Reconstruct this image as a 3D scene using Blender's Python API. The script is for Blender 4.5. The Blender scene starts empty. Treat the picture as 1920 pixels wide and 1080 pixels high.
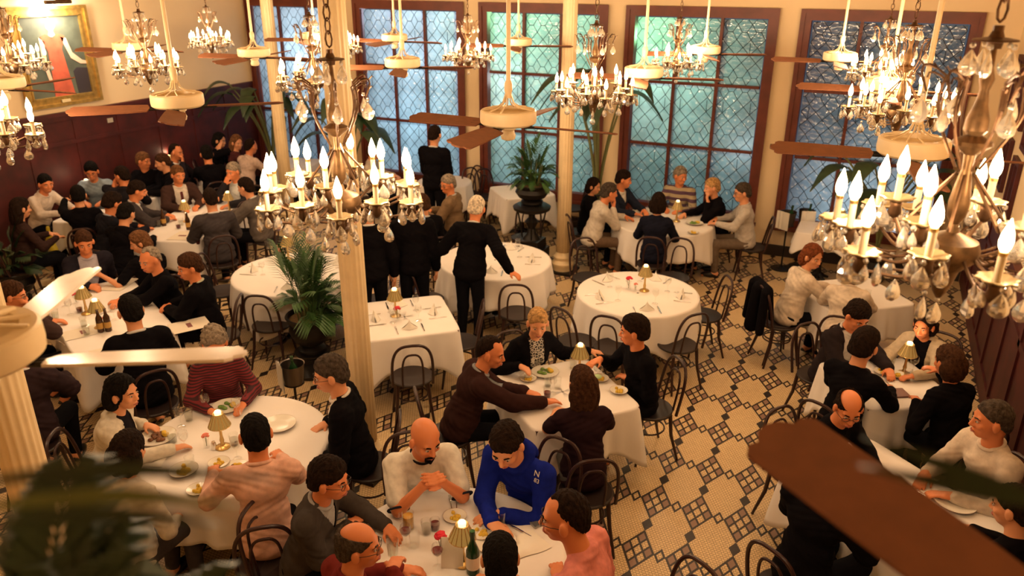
import bpy, math, random
import numpy as np
from math import sin, cos, pi, radians, sqrt, atan2, hypot
from mathutils import Vector, Matrix

# ------------------------------------------------------------ camera, world, light
S = bpy.context.scene
COL = S.collection
F_PX, CAM_H = 1461.0, 4.0
def _cv(x, y):
    a = np.array([x-960, -(y-540), F_PX], float); return a/np.linalg.norm(a)
_Z = -_cv(945, 4150)
_Y = _cv(1700, -50); _Y = _Y-_Z*_Y.dot(_Z); _Y /= np.linalg.norm(_Y)
_X = np.cross(_Y, _Z)
if _X[0] < 0: _X = -_X
RW = np.array([_X, _Y, _Z])                    # camera vector -> room vector
def atz(x, y, z):
    "point of the room seen at photo pixel x, y at height z"
    d = RW@_cv(x, y); return np.array([0, 0, CAM_H])+d*(z-CAM_H)/d[2]
cam = bpy.data.cameras.new('camera'); cam_ob = bpy.data.objects.new('camera', cam); COL.objects.link(cam_ob)
cam.sensor_width = 36; cam.lens = 36*F_PX/1920; cam.clip_start = .05
rx, uy, fz = RW[:, 0], RW[:, 1], RW[:, 2]
cam_ob.matrix_world = Matrix(((rx[0], uy[0], -fz[0], 0), (rx[1], uy[1], -fz[1], 0), (rx[2], uy[2], -fz[2], CAM_H), (0, 0, 0, 1)))
cam.dof.use_dof = True; cam.dof.focus_distance = 4.6; cam.dof.aperture_fstop = 2.5
S.camera = cam_ob
S.view_settings.view_transform = 'Standard'; S.view_settings.look = 'None'; S.view_settings.gamma = 1
S.view_settings.use_curve_mapping = False; S.view_settings.exposure = 0.30
W = bpy.data.worlds.new('dusk'); S.world = W; W.use_nodes = True
W.node_tree.nodes['Background'].inputs[0].default_value = (.40, .52, .68, 1)
W.node_tree.nodes['Background'].inputs[1].default_value = .14
cy = S.cycles
cy.max_bounces = 7; cy.diffuse_bounces = 3; cy.glossy_bounces = 3; cy.transmission_bounces = 5; cy.transparent_max_bounces = 10
cy.sample_clamp_indirect = 4.0; cy.caustics_reflective = False; cy.caustics_refractive = False
cy.use_denoising = True

def point(name, loc, col, watts, r=.05):
    l = bpy.data.lights.new(name, 'POINT'); l.color = col; l.energy = watts; l.shadow_soft_size = r
    o = bpy.data.objects.new(name, l); COL.objects.link(o); o.location = loc; return o
def area(name, loc, rot, sx, sy, col, watts):
    l = bpy.data.lights.new(name, 'AREA'); l.shape = 'RECTANGLE'; l.size = sx; l.size_y = sy; l.color = col; l.energy = watts
    o = bpy.data.objects.new(name, l); COL.objects.link(o); o.location = loc; o.rotation_euler = rot; return o
# added point lights outside, backlighting the panes in uneven colours (dusk sky is the world)
YW = 11.91
for n, (x, y, z, c, w) in enumerate([(-5.7, 13.0, 3.3, (.42, 1, .45), 60), (-4.1, 13.2, 3.3, (.5, 1, .6), 30), (-3.4, 12.6, 3.1, (.35, 1, .42), 30), (-2.6, 12.9, 2.3, (.45, 1, .75), 9),
        (-5.9, 12.6, 2.3, (.95, 1, 1), 16), (-3.3, 12.6, 2.35, (.9, .97, 1), 13), (-7.4, 13.4, 3.2, (.68, .78, 1), 115), (-9.9, 12.9, 2.6, (.7, .84, 1), 80),
        (-.3, 12.5, 1.1, (.75, .88, 1), 10), (.5, 12.5, .9, (.75, .88, 1), 9), (-1.75, 12.35, 1.55, (.8, .9, 1), 3.5), (-7.5, 12.9, 1.5, (.50, .78, 1), 34), (-5.2, 13.0, 1.4, (.5, .95, .8), 14)]):
    point('pane_backlight', (x, y, z), c, w*.68, .12)
LAMP = (1, .69, .41); CHW = 54.0

# ------------------------------------------------------------ materials
MATS = {}
def mat(name, col, rough=.6, metal=0, emit=None, noise=0, nscale=8, bump=0, bscale=60, spec=.5, sheen=0, trans=0, coat=0):
    if name in MATS: return MATS[name]
    m = bpy.data.materials.new(name); m.use_nodes = True; nt = m.node_tree; b = nt.nodes['Principled BSDF']
    b.inputs['Base Color'].default_value = (*col, 1); b.inputs['Roughness'].default_value = rough; b.inputs['Metallic'].default_value = metal
    b.inputs['Specular IOR Level'].default_value = spec; b.inputs['Transmission Weight'].default_value = trans; b.inputs['Coat Weight'].default_value = coat
    b.inputs['Sheen Weight'].default_value = sheen
    if emit: b.inputs['Emission Color'].default_value = (*emit[0], 1); b.inputs['Emission Strength'].default_value = emit[1]
    if noise or bump:
        tc = nt.nodes.new('ShaderNodeTexCoord')
    if noise:
        n = nt.nodes.new('ShaderNodeTexNoise'); n.inputs['Scale'].default_value = nscale; n.inputs['Detail'].default_value = 4
        r = nt.nodes.new('ShaderNodeMapRange'); r.inputs[1].default_value = .3; r.inputs[2].default_value = .7; r.inputs[3].default_value = 1-noise; r.inputs[4].default_value = 1+noise
        mx = nt.nodes.new('ShaderNodeVectorMath'); mx.operation = 'SCALE'; mx.inputs[0].default_value = col
        nt.links.new(tc.outputs['Object'], n.inputs['Vector']); nt.links.new(n.outputs[0], r.inputs[0]); nt.links.new(r.outputs[0], mx.inputs['Scale']); nt.links.new(mx.outputs[0], b.inputs['Base Color'])
    if bump:
        n2 = nt.nodes.new('ShaderNodeTexNoise'); n2.inputs['Scale'].default_value = bscale; n2.inputs['Detail'].default_value = 3
        bp = nt.nodes.new('ShaderNodeBump'); bp.inputs['Strength'].default_value = bump; bp.inputs['Distance'].default_value = .01
        nt.links.new(tc.outputs['Object'], n2.inputs['Vector']); nt.links.new(n2.outputs[0], bp.inputs['Height']); nt.links.new(bp.outputs[0], b.inputs['Normal'])
    MATS[name] = m; return m
def nd(nt, t, *ins, op=None, **kw):
    n = nt.nodes.new(t)
    if op: n.operation = op
    for k, v in kw.items(): setattr(n, k, v)
    for i, v in enumerate(ins):
        if v is None: continue
        if isinstance(v, bpy.types.NodeSocket): nt.links.new(v, n.inputs[i])
        else: n.inputs[i].default_value = v
    return n
def M(nt, op, a, b=None, c=None): return nd(nt, 'ShaderNodeMath', a, b, c, op=op).outputs[0]

def floor_mat():
    m = bpy.data.materials.new('mosaic_tile'); m.use_nodes = True; nt = m.node_tree; bs = nt.nodes['Principled BSDF']
    tc = nt.nodes.new('ShaderNodeTexCoord'); sp = nd(nt, 'ShaderNodeSeparateXYZ', tc.outputs['Object'])
    # jagged edges like the small hexagons
    x0 = M(nt, 'ADD', sp.outputs[0], M(nt, 'MULTIPLY', M(nt, 'SUBTRACT', sp.outputs[1], 7.455), .05))
    X = M(nt, 'DIVIDE', M(nt, 'ADD', x0, .926), .3365); Y = M(nt, 'DIVIDE', M(nt, 'SUBTRACT', sp.outputs[1], 7.455), .6265)
    a = M(nt, 'ADD', M(nt, 'ADD', X, Y), 400); b = M(nt, 'ADD', M(nt, 'SUBTRACT', X, Y), 400)
    ra, rb = M(nt, 'ROUND', a), M(nt, 'ROUND', b)
    da, db = M(nt, 'ABSOLUTE', M(nt, 'SUBTRACT', a, ra)), M(nt, 'ABSOLUTE', M(nt, 'SUBTRACT', b, rb))
    dm = M(nt, 'MAXIMUM', da, db)
    par = M(nt, 'MODULO', M(nt, 'ADD', ra, rb), 2)          # 0: solid dark lozenge, 1: open one
    small = M(nt, 'LESS_THAN', dm, .135); inner = M(nt, 'LESS_THAN', dm, .075)
    dark_small = M(nt, 'MULTIPLY', small, M(nt, 'SUBTRACT', 1, M(nt, 'MULTIPLY', inner, par)))
    fa, fb = M(nt, 'FLOOR', a), M(nt, 'FLOOR', b)
    ca, cb = M(nt, 'SUBTRACT', M(nt, 'SUBTRACT', a, fa), .5), M(nt, 'SUBTRACT', M(nt, 'SUBTRACT', b, fb), .5)
    parb = M(nt, 'MODULO', M(nt, 'ADD', fa, fb), 2)          # 1: block
    aca, acb = M(nt, 'ABSOLUTE', ca), M(nt, 'ABSOLUTE', cb)
    blk = M(nt, 'MULTIPLY', M(nt, 'LESS_THAN', M(nt, 'MAXIMUM', aca, acb), .385), parb)
    def line(v):   # lines at +-.12, +-.36
        l1 = M(nt, 'LESS_THAN', M(nt, 'ABSOLUTE', M(nt, 'SUBTRACT', v, .12)), .028); l2 = M(nt, 'GREATER_THAN', v, .325)
        return M(nt, 'MAXIMUM', l1, l2)
    lines = M(nt, 'MULTIPLY', M(nt, 'MAXIMUM', line(aca), line(acb)), blk)
    corner = M(nt, 'MULTIPLY', M(nt, 'MULTIPLY', M(nt, 'GREATER_THAN', aca, .12), M(nt, 'GREATER_THAN', acb, .12)), blk)
    dark = M(nt, 'MAXIMUM', lines, dark_small)
    br = nt.nodes.new('ShaderNodeTexBrick'); nt.links.new(tc.outputs['Object'], br.inputs['Vector'])
    br.inputs['Scale'].default_value = 1; br.inputs['Brick Width'].default_value = .026; br.inputs['Row Height'].default_value = .023; br.inputs['Mortar Size'].default_value = .0024; br.inputs['Mortar Smooth'].default_value = .3
    br.inputs['Color1'].default_value = (.86, .66, .38, 1); br.inputs['Color2'].default_value = (.78, .58, .33, 1); br.inputs['Mortar'].default_value = (.34, .22, .10, 1)
    g = nd(nt, 'ShaderNodeMix', None, data_type='RGBA'); nt.links.new(corner, g.inputs[0]); nt.links.new(br.outputs[0], g.inputs[6]); g.inputs[7].default_value = (.30, .18, .13, 1)
    d = nd(nt, 'ShaderNodeMix', None, data_type='RGBA'); nt.links.new(dark, d.inputs[0]); nt.links.new(g.outputs[2], d.inputs[6]); d.inputs[7].default_value = (.018, .011, .011, 1)
    nt.links.new(d.outputs[2], bs.inputs['Base Color']); bs.inputs['Roughness'].default_value = .38
    bp = nd(nt, 'ShaderNodeBump', .25, .004); nt.links.new(br.outputs[1], bp.inputs['Height']); bp.invert = True; nt.links.new(bp.outputs[0], bs.inputs['Normal'])
    return m
def glass_pane_mat():
    m = bpy.data.materials.new('obscure_glass'); m.use_nodes = True; nt = m.node_tree; nt.nodes.clear()
    out = nt.nodes.new('ShaderNodeOutputMaterial'); tc = nt.nodes.new('ShaderNodeTexCoord')
    n = nd(nt, 'ShaderNodeTexNoise', tc.outputs['Object']); n.inputs['Scale'].default_value = 3; n.inputs['Detail'].default_value = 6
    cr = nd(nt, 'ShaderNodeMapRange', n.outputs[0], .3, .7, .55, 1.0)
    c = nd(nt, 'ShaderNodeVectorMath', (.80, .90, .92), op='SCALE'); nt.links.new(cr.outputs[0], c.inputs['Scale'])
    t = nd(nt, 'ShaderNodeBsdfTranslucent', c.outputs[0])
    v = nd(nt, 'ShaderNodeTexVoronoi', tc.outputs['Object']); v.inputs['Scale'].default_value = 16
    bp = nd(nt, 'ShaderNodeBump', .9, .02); nt.links.new(v.outputs['Distance'], bp.inputs['Height'])
    gl = nd(nt, 'ShaderNodeBsdfGlossy', (.9, .9, .9, 1), .16); nt.links.new(bp.outputs[0], gl.inputs['Normal'])
    mx = nd(nt, 'ShaderNodeMixShader', .14, t.outputs[0], gl.outputs[0]); nt.links.new(mx.outputs[0], out.inputs[0]); return m
def clear_back_mat():
    m = bpy.data.materials.new('clear_glass_outer_face'); m.use_nodes = True; nt = m.node_tree; nt.nodes.clear()
    out = nt.nodes.new('ShaderNodeOutputMaterial'); t = nd(nt, 'ShaderNodeBsdfTransparent', (.95, .98, .98, 1)); nt.links.new(t.outputs[0], out.inputs[0]); return m
def thin_glass(name, col, rough=.03, fac=.10):
    m = bpy.data.materials.new(name); m.use_nodes = True; nt = m.node_tree; nt.nodes.clear()
    out = nt.nodes.new('ShaderNodeOutputMaterial'); t = nd(nt, 'ShaderNodeBsdfTransparent', (*col, 1)); gl = nd(nt, 'ShaderNodeBsdfGlossy', (1, 1, 1, 1), rough)
    fr = nt.nodes.new('ShaderNodeLayerWeight'); fr.inputs[0].default_value = .5; f2 = M(nt, 'ADD', M(nt, 'MULTIPLY', M(nt, 'POWER', fr.outputs[1], 2.2), .55), fac*.4); mx = nd(nt, 'ShaderNodeMixShader', f2, t.outputs[0], gl.outputs[0]); nt.links.new(mx.outputs[0], out.inputs[0]); MATS[name] = m; return m
FLOOR = floor_mat(); PANE = glass_pane_mat(); PBACK = clear_back_mat()
CLEAR = thin_glass('clear_glass', (.975, .98, .975)); WINEG = thin_glass('bottle_green_glass', (.03, .12, .04), fac=.05)
CRYS = bpy.data.materials.new('cut_crystal'); CRYS.use_nodes = True
_b = CRYS.node_tree.nodes['Principled BSDF']; _b.inputs['Transmission Weight'].default_value = .78; _b.inputs['Roughness'].default_value = .05; _b.inputs['IOR'].default_value = 1.55; _b.inputs['Base Color'].default_value = (1, .93, .82, 1); _b.inputs['Specular IOR Level'].default_value = .9
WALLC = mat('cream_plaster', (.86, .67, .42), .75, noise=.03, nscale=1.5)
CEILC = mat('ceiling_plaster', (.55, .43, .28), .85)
WOOD = mat('mahogany', (.060, .006, .005), .55, noise=.35, nscale=5)
FRAMEW = mat('window_mahogany', (.13, .026, .014), .45, noise=.2, nscale=6)
LEAD = mat('lead_came', (.05, .055, .06), .5, .6)
CREAM = mat('cream_paint', (.82, .64, .38), .4, noise=.05)
FAN_BL = mat('fan_blade_brown', (.20, .068, .024), .75, noise=.10, nscale=22)
FAN_WH = mat('fan_blade_cream', (.82, .72, .62), .25, noise=.08, nscale=10)
CHAIRM = mat('bentwood_dark', (.030, .009, .008), .35)
SEATM = mat('seat_dark', (.015, .007, .007), .5)
CLOTH = mat('white_tablecloth', (.86, .82, .80), .85, noise=.03, nscale=3, bump=.06, bscale=9)
NAPK = mat('white_napkin', (.86, .82, .75), .85)
BRONZE = mat('antique_bronze', (.115, .060, .030), .45, .8, noise=.4, nscale=20)
BRASS = mat('old_brass', (.62, .42, .17), .28, .9)
SILVER = mat('silver', (.75, .72, .68), .2, 1)
CANDLE = mat('candle_sleeve', (.80, .66, .45), .5)
BOBE = mat('bobeche_brass', (.40, .29, .15), .4, .7)
BULB = mat('flame_bulb', (1, .9, .7), .3, emit=((1, .72, .38), 14)); BULB.cycles.emission_sampling = 'NONE'
IRON = mat('black_iron', (.009, .007, .007), .45, .3)
PLATE = mat('china_white', (.80, .77, .70), .2); PRIM = mat('plate_rim_brown', (.25, .11, .05), .3)
LEAF = mat('palm_green', (.035, .095, .022), .5, noise=.4, nscale=6); LEAFD = mat('dark_leaf', (.018, .042, .014), .5, noise=.3)
LEAFL = mat('pale_leaf', (.16, .20, .05), .55, noise=.4)
STEMG = mat('plant_stem', (.16, .17, .06), .6); SOIL = mat('gravel_soil', (.20, .12, .05), .95, noise=.4, nscale=60)
GOLD = mat('gilt_frame', (.52, .31, .08), .38, .75, noise=.25, nscale=14)
RED = mat('carnation_red', (.55, .008, .025), .7); PINKF = mat('rose_pink', (.75, .22, .16), .7); YEL = mat('lemon_yellow', (.72, .48, .05), .6)
PAPER = mat('menu_paper', (.80, .73, .62), .8); MAROON = mat('menu_print', (.24, .09, .09), .8)
FOODB = mat('brown_food', (.16, .06, .02), .6, noise=.5, nscale=40); FOODG = mat('green_salad', (.12, .22, .04), .6, noise=.4, nscale=40)
BEER = mat('beer', (.60, .33, .06), .25); REDW = mat('red_wine', (.10, .005, .012), .1); WATER = thin_glass('water', (.86, .88, .86), .02, .03)
SHADE = mat('lamp_shade', (.13, .08, .025), .35, .5, emit=((1, .52, .12), .22)); SHADE.cycles.emission_sampling = 'NONE'
LGLOW = mat('lamp_glass', (1, .85, .5), .4, emit=((1, .62, .22), 2.6)); LGLOW.cycles.emission_sampling = 'NONE'

# ------------------------------------------------------------ mesh kit
class G:
    def __init__(s): s.v = []; s.f = []; s.m = []
    def add(s, vs, fs, mi=0):
        o = len(s.v); s.v += [tuple(map(float, p)) for p in vs]; s.f += [tuple(i+o for i in f) for f in fs]; s.m += [mi]*len(fs); return s
    def box(s, x0, x1, y0, y1, z0, z1, mi=0, R=None, T=None):
        vs = [(x, y, z) for x in (x0, x1) for y in (y0, y1) for z in (z0, z1)]
        if R is not None: vs = [tuple(R@np.array(p)+(T if T is not None else 0)) for p in vs]
        return s.add(vs, [(0, 1, 3, 2), (4, 6, 7, 5), (0, 4, 5, 1), (2, 3, 7, 6), (0, 2, 6, 4), (1, 5, 7, 3)], mi)
    def lathe(s, prof, n=16, c=(0, 0, 0), mi=0, cap=True, wob=None):
        vs = []; k = len(prof)
        for j, (r, z) in enumerate(prof):
            for i in range(n):
                t = 2*pi*i/n; q = r*(1+(wob(t, j) if wob else 0)); vs.append((c[0]+q*cos(t), c[1]+q*sin(t), c[2]+z))
        fs = [(j*n+i, j*n+(i+1) % n, (j+1)*n+(i+1) % n, (j+1)*n+i) for j in range(k-1) for i in range(n)]
        if cap:
            fs += [tuple(range(n-1, -1, -1)), tuple((k-1)*n+i for i in range(n))]
        return s.add(vs, fs, mi)
    def tube(s, pts, r, n=8, mi=0, closed=False, flat=1.0):
        P = [np.array(p, float) for p in pts]; k = len(P); rr = r if hasattr(r, '__len__') else [r]*k
        vs = []; up = np.array([0, 0, 1.0]); nprev = None
        for i in range(k):
            a = P[(i-1) % k] if (closed or i > 0) else P[i]; b = P[(i+1) % k] if (closed or i < k-1) else P[i]
            t = b-a; t = t/(np.linalg.norm(t)+1e-12)
            if nprev is None:
                ref = up if abs(t[2]) < .9 else np.array([1.0, 0, 0]); nn = np.cross(t, ref)
            else: nn = nprev-t*nprev.dot(t)
            nn = nn/(np.linalg.norm(nn)+1e-12); nprev = nn; bb = np.cross(t, nn)
            for j in range(n):
                an = 2*pi*j/n; vs.append(P[i]+rr[i]*(cos(an)*nn+sin(an)*bb*flat))
        m_ = k if closed else k-1
        fs = [(i*n+j, i*n+(j+1) % n, ((i+1) % k)*n+(j+1) % n, ((i+1) % k)*n+j) for i in range(m_) for j in range(n)]
        if not closed: fs += [tuple(range(n-1, -1, -1)), tuple((k-1)*n+i for i in range(n))]
        return s.add(vs, fs, mi)
    def sph(s, c, r, n=10, m=7, mi=0, R=None):
        r = r if hasattr(r, '__len__') else (r, r, r); vs = []
        for j in range(m+1):
            ph = pi*j/m
            for i in range(n):
                p = np.array([r[0]*sin(ph)*cos(2*pi*i/n), r[1]*sin(ph)*sin(2*pi*i/n), r[2]*cos(ph)])
                if R is not None: p = R@p
                vs.append(p+np.array(c))
        fs = [(j*n+i, (j+1)*n+i, (j+1)*n+(i+1) % n, j*n+(i+1) % n) for j in range(m) for i in range(n)]
        return s.add(vs, fs, mi)
    def mesh(s, name, mats, smooth=True, angle=None):
        me = bpy.data.meshes.new(name); me.from_pydata(s.v, [], s.f)
        for m_ in (mats if isinstance(mats, (list, tuple)) else [mats]): me.materials.append(m_)
        if any(s.m): me.polygons.foreach_set('material_index', s.m)
        if smooth:
            me.polygons.foreach_set('use_smooth', [True]*len(me.polygons))
            if angle is not None:
                try: me.set_sharp_from_angle(angle=radians(angle))
                except Exception: pass
        me.validate(); me.update(); return me
    def build(s, name, mats, parent=None, smooth=True, angle=40, loc=None, rz=0):
        o = bpy.data.objects.new(name, s.mesh(name, mats, smooth, angle)); COL.objects.link(o)
        if parent is not None: o.parent = parent
        if loc is not None: o.location = loc
        if rz: o.rotation_euler[2] = rz
        return o
def tag(o, label=None, cat=None, group=None, kind=None):
    if label: o['label'] = label
    if cat: o['category'] = cat
    if group: o['group'] = group
    if kind: o['kind'] = kind
    return o
def empty(name, loc=(0, 0, 0), rz=0):
    o = bpy.data.objects.new(name, None); o.empty_display_size = .1; COL.objects.link(o); o.location = tuple(map(float, loc)); o.rotation_euler[2] = rz; return o
KIDS = {}
def kids(o):
    if o.name not in KIDS: KIDS[o.name] = [c for c in bpy.data.objects if c.parent == o]
    return KIDS[o.name]
def dup(o, parent=None):
    c = o.copy(); COL.objects.link(c)
    if parent is not None: c.parent = parent
    for ch in kids(o): dup(ch, c)
    return c
def place(proto, loc, rz=0, scale=1, **kw):
    o = proto if not proto.get('_used') else dup(proto)
    if o is proto: kids_freeze(proto)
    proto['_used'] = 1
    if o is not proto and '_used' in o: del o['_used']
    o.location = tuple(map(float, loc)); o.rotation_euler = (0, 0, rz); o.scale = (scale,)*3
    tag(o, **kw); return o
def kids_freeze(o):
    for c in kids(o): kids_freeze(c)
def struct(o, kind='structure'): o['kind'] = kind; return o
def rot2(x, y, a): return (x*cos(a)-y*sin(a), x*sin(a)+y*cos(a))
rnd = random.Random(7)

# ------------------------------------------------------------ the room
XL, XR, YF, ZC = -11.15, 1.42, -1.6, 5.4
g = G().box(XL-.2, XR+.2, YF-.2, YW+.2, -.1, 0); struct(g.build('floor', FLOOR))
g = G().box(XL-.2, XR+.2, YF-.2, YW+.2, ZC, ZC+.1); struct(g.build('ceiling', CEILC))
WX = [-11.08+2.475*i for i in range(5)]; WW = 2.14; WZ0, WZ1 = .48, 3.53
g = G(); xs = [XL-.2]+[v for x in WX for v in (x, x+WW)]+[XR+.2]
for i in range(0, len(xs), 2): g.box(xs[i], xs[i+1], YW, YW+.22, 0, ZC)
for x in WX: g.box(x, x+WW, YW, YW+.22, 0, WZ0); g.box(x, x+WW, YW, YW+.22, WZ1, ZC)
struct(g.build('wall_back', WALLC))
g = G().box(XL-.2, XL, YF, YW, 0, ZC); struct(g.build('wall_left', WALLC))
g = G().box(XR, XR+.2, YF, YW, 0, ZC); struct(g.build('wall_right', WALLC))
g = G().box(XL, XR, YF-.2, YF, 0, ZC); struct(g.build('wall_front', WALLC))
def wainscot(name, x, sgn, zt, zr):
    g = G(); a, b = sorted((x, x+sgn*.03)); g.box(a, b, YF+.01, YW-.005, 0, zt)
    a, b = sorted((x, x+sgn*.075)); g.box(a, b, YF+.01, YW-.005, zt-.02, zt+.035); a, b = sorted((x, x+sgn*.055)); g.box(a, b, YF+.01, YW-.005, zt-.09, zt-.02)
    a, b = sorted((x, x+sgn*.05)); g.box(a, b, YF+.01, YW-.005, zr-.03, zr+.03); g.box(a, b, YF+.01, YW-.005, 0, .2)
    y = YF+.2
    while y < YW: g.box(a, b-.01 if sgn > 0 else b, y, y+.09, .2, zt-.09); y += .78
    struct(g.build(name, WOOD))
wainscot('trim_1', XL, 1, 2.0, 1.58); wainscot('trim_2', XR, -1, 1.45, 1.1)
g = G().box(XL+.06, XR-.06, YW-.025, YW, 0, .17); struct(g.build('baseboard_back', mat('dark_base', (.03, .02, .018), .5)))
def came_segments(w, h, ph):
    segs = []; px, pz = w/3.0, .105*1.0; nz = int(h/pz)+1
    def node(i, j): return (i+(.5 if j % 2 else 0))*px, j*pz
    for j in range(nz+1):
        for i in range(-1, 4):
            x, z = node(i, j); bar = .034 if (j+ph) % 6 == 3 else 0
            if bar: segs.append(((x-bar, z), (x+bar, z)))
            for sg in (-1, 1):
                x2, z2 = x+sg*px/2, z+pz; b2 = .034 if (j+1+ph) % 6 == 3 else 0
                segs.append(((x+sg*bar, z), (x2-sg*b2, z2)))
            if (j+ph) % 6 == 0 and i % 2 == 0: segs.append(((x-.0, z+pz*.1), (x+.0, z+pz*1.6)))
    out = []
    for (x0, z0), (x1, z1) in segs:      # clip to the pane
        t0, t1 = 0.0, 1.0; dx, dz = x1-x0, z1-z0; ok = True
        for p, q in ((-dx, x0), (dx, w-x0), (-dz, z0), (dz, h-z0)):
            if abs(p) < 1e-9:
                if q < 0: ok = False
            else:
                t = q/p
                if p < 0: t0 = max(t0, t)
                else: t1 = min(t1, t)
        if ok and t1-t0 > .05: out.append(((x0+dx*t0, z0+dz*t0), (x0+dx*t1, z0+dz*t1)))
    return out
for wi, x0 in enumerate(WX):
    win = empty('window_%d' % (wi+1), (x0, YW, WZ0)); struct(win); h = WZ1-WZ0
    g = G(); fw = .115
    for a in ((0, WW, 0, fw), (0, WW, h-fw, h), (0, fw, fw, h-fw), (WW-fw, WW, fw, h-fw)):
        g.box(a[0], a[1], -.055, .12, a[2], a[3])
    for a in ((-.03, WW+.03, h-.03, h+.03), (-.03, .03, -.03, h-.03), (WW-.03, WW+.03, -.03, h-.03)): g.box(a[0] if wi else max(a[0], 0), a[1], -.075, -.056, a[2], a[3])
    g.build('window_frame', FRAMEW, win, smooth=False)
    G().box(0 if wi == 0 else -.05, WW+.05, -.11, .02, -.05, .0).build('window_sill', FRAMEW, win, smooth=False)
    iw, ih = WW-2*fw, h-2*fw; nc, nr = 3, 3
    g = G()
    for i in range(1, nc): g.box(fw+iw*i/nc-.022, fw+iw*i/nc+.022, -.02, .07, fw, h-fw)
    for j in range(1, nr):
        for i in range(nc): g.box(fw+iw*i/nc+.022, fw+iw*(i+1)/nc-.022, -.018, .068, fw+ih*j/nr-.02, fw+ih*j/nr+.02)
    g.build('muntins', FRAMEW, win, smooth=False)
    for i in range(nc):
        for j in range(nr):
            ax, az = fw+iw*i/nc+.02, fw+ih*j/nr+.018; w_, h_ = iw/nc-.04, ih/nr-.036
            g = G(); g.add([(0, 0, 0), (w_, 0, 0), (w_, 0, h_), (0, 0, h_)], [(0, 1, 2, 3)], 0)
            g.add([(0, .006, 0), (w_, .006, 0), (w_, .006, h_), (0, .006, h_)], [(3, 2, 1, 0)], 1)
            p = g.build('pane', [PANE, PBACK], win, smooth=False, loc=(ax, .03, az))
            g = G()
            for (xa, za), (xb, zb) in came_segments(w_, h_, j*7): g.tube([(xa, -.002, za), (xb, -.002, zb)], .0042, 4)
            g.build('lead_came', LEAD, p, smooth=False)

# columns
def column(x, y, label):
    o = empty('fluted_column', (x, y, 0)); tag(o, label, 'column', kind='structure')
    G().box(-.19, .19, -.19, .19, 0, .035).build('floor_plate', IRON, o, smooth=False)
    g = G(); g.lathe([(.15, .035), (.15, .09), (.165, .11), (.165, .14), (.14, .16), (.125, .19), (.135, .21), (.135, .235), (.108, .26), (.102, .30)], 32); g.build('column_base', CREAM, o)
    n = 64; fl = lambda t, j: -.07*(.5+.5*cos(16*t))**.6
    G().lathe([(.102, .30), (.100, 1.5), (.096, 3.5), (.092, 4.9)], 96, wob=fl).build('shaft', CREAM, o, angle=None)
    G().lathe([(.10, 4.9), (.12, 4.93), (.105, 4.97), (.13, 5.1), (.18, 5.25), (.20, 5.28), (.20, 5.40)], 32).build('capital', CREAM, o)
column(-3.53, 4.61, 'cream fluted column behind the large chandelier beside the potted palm')
column(-3.81, 9.87, 'slim cream fluted column in front of the third window')
column(-8.78, 9.87, 'slim cream fluted column farthest left near the first window')
column(-3.62, 1.95, 'cream fluted column at the lower left edge behind blurred leaves')

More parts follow.
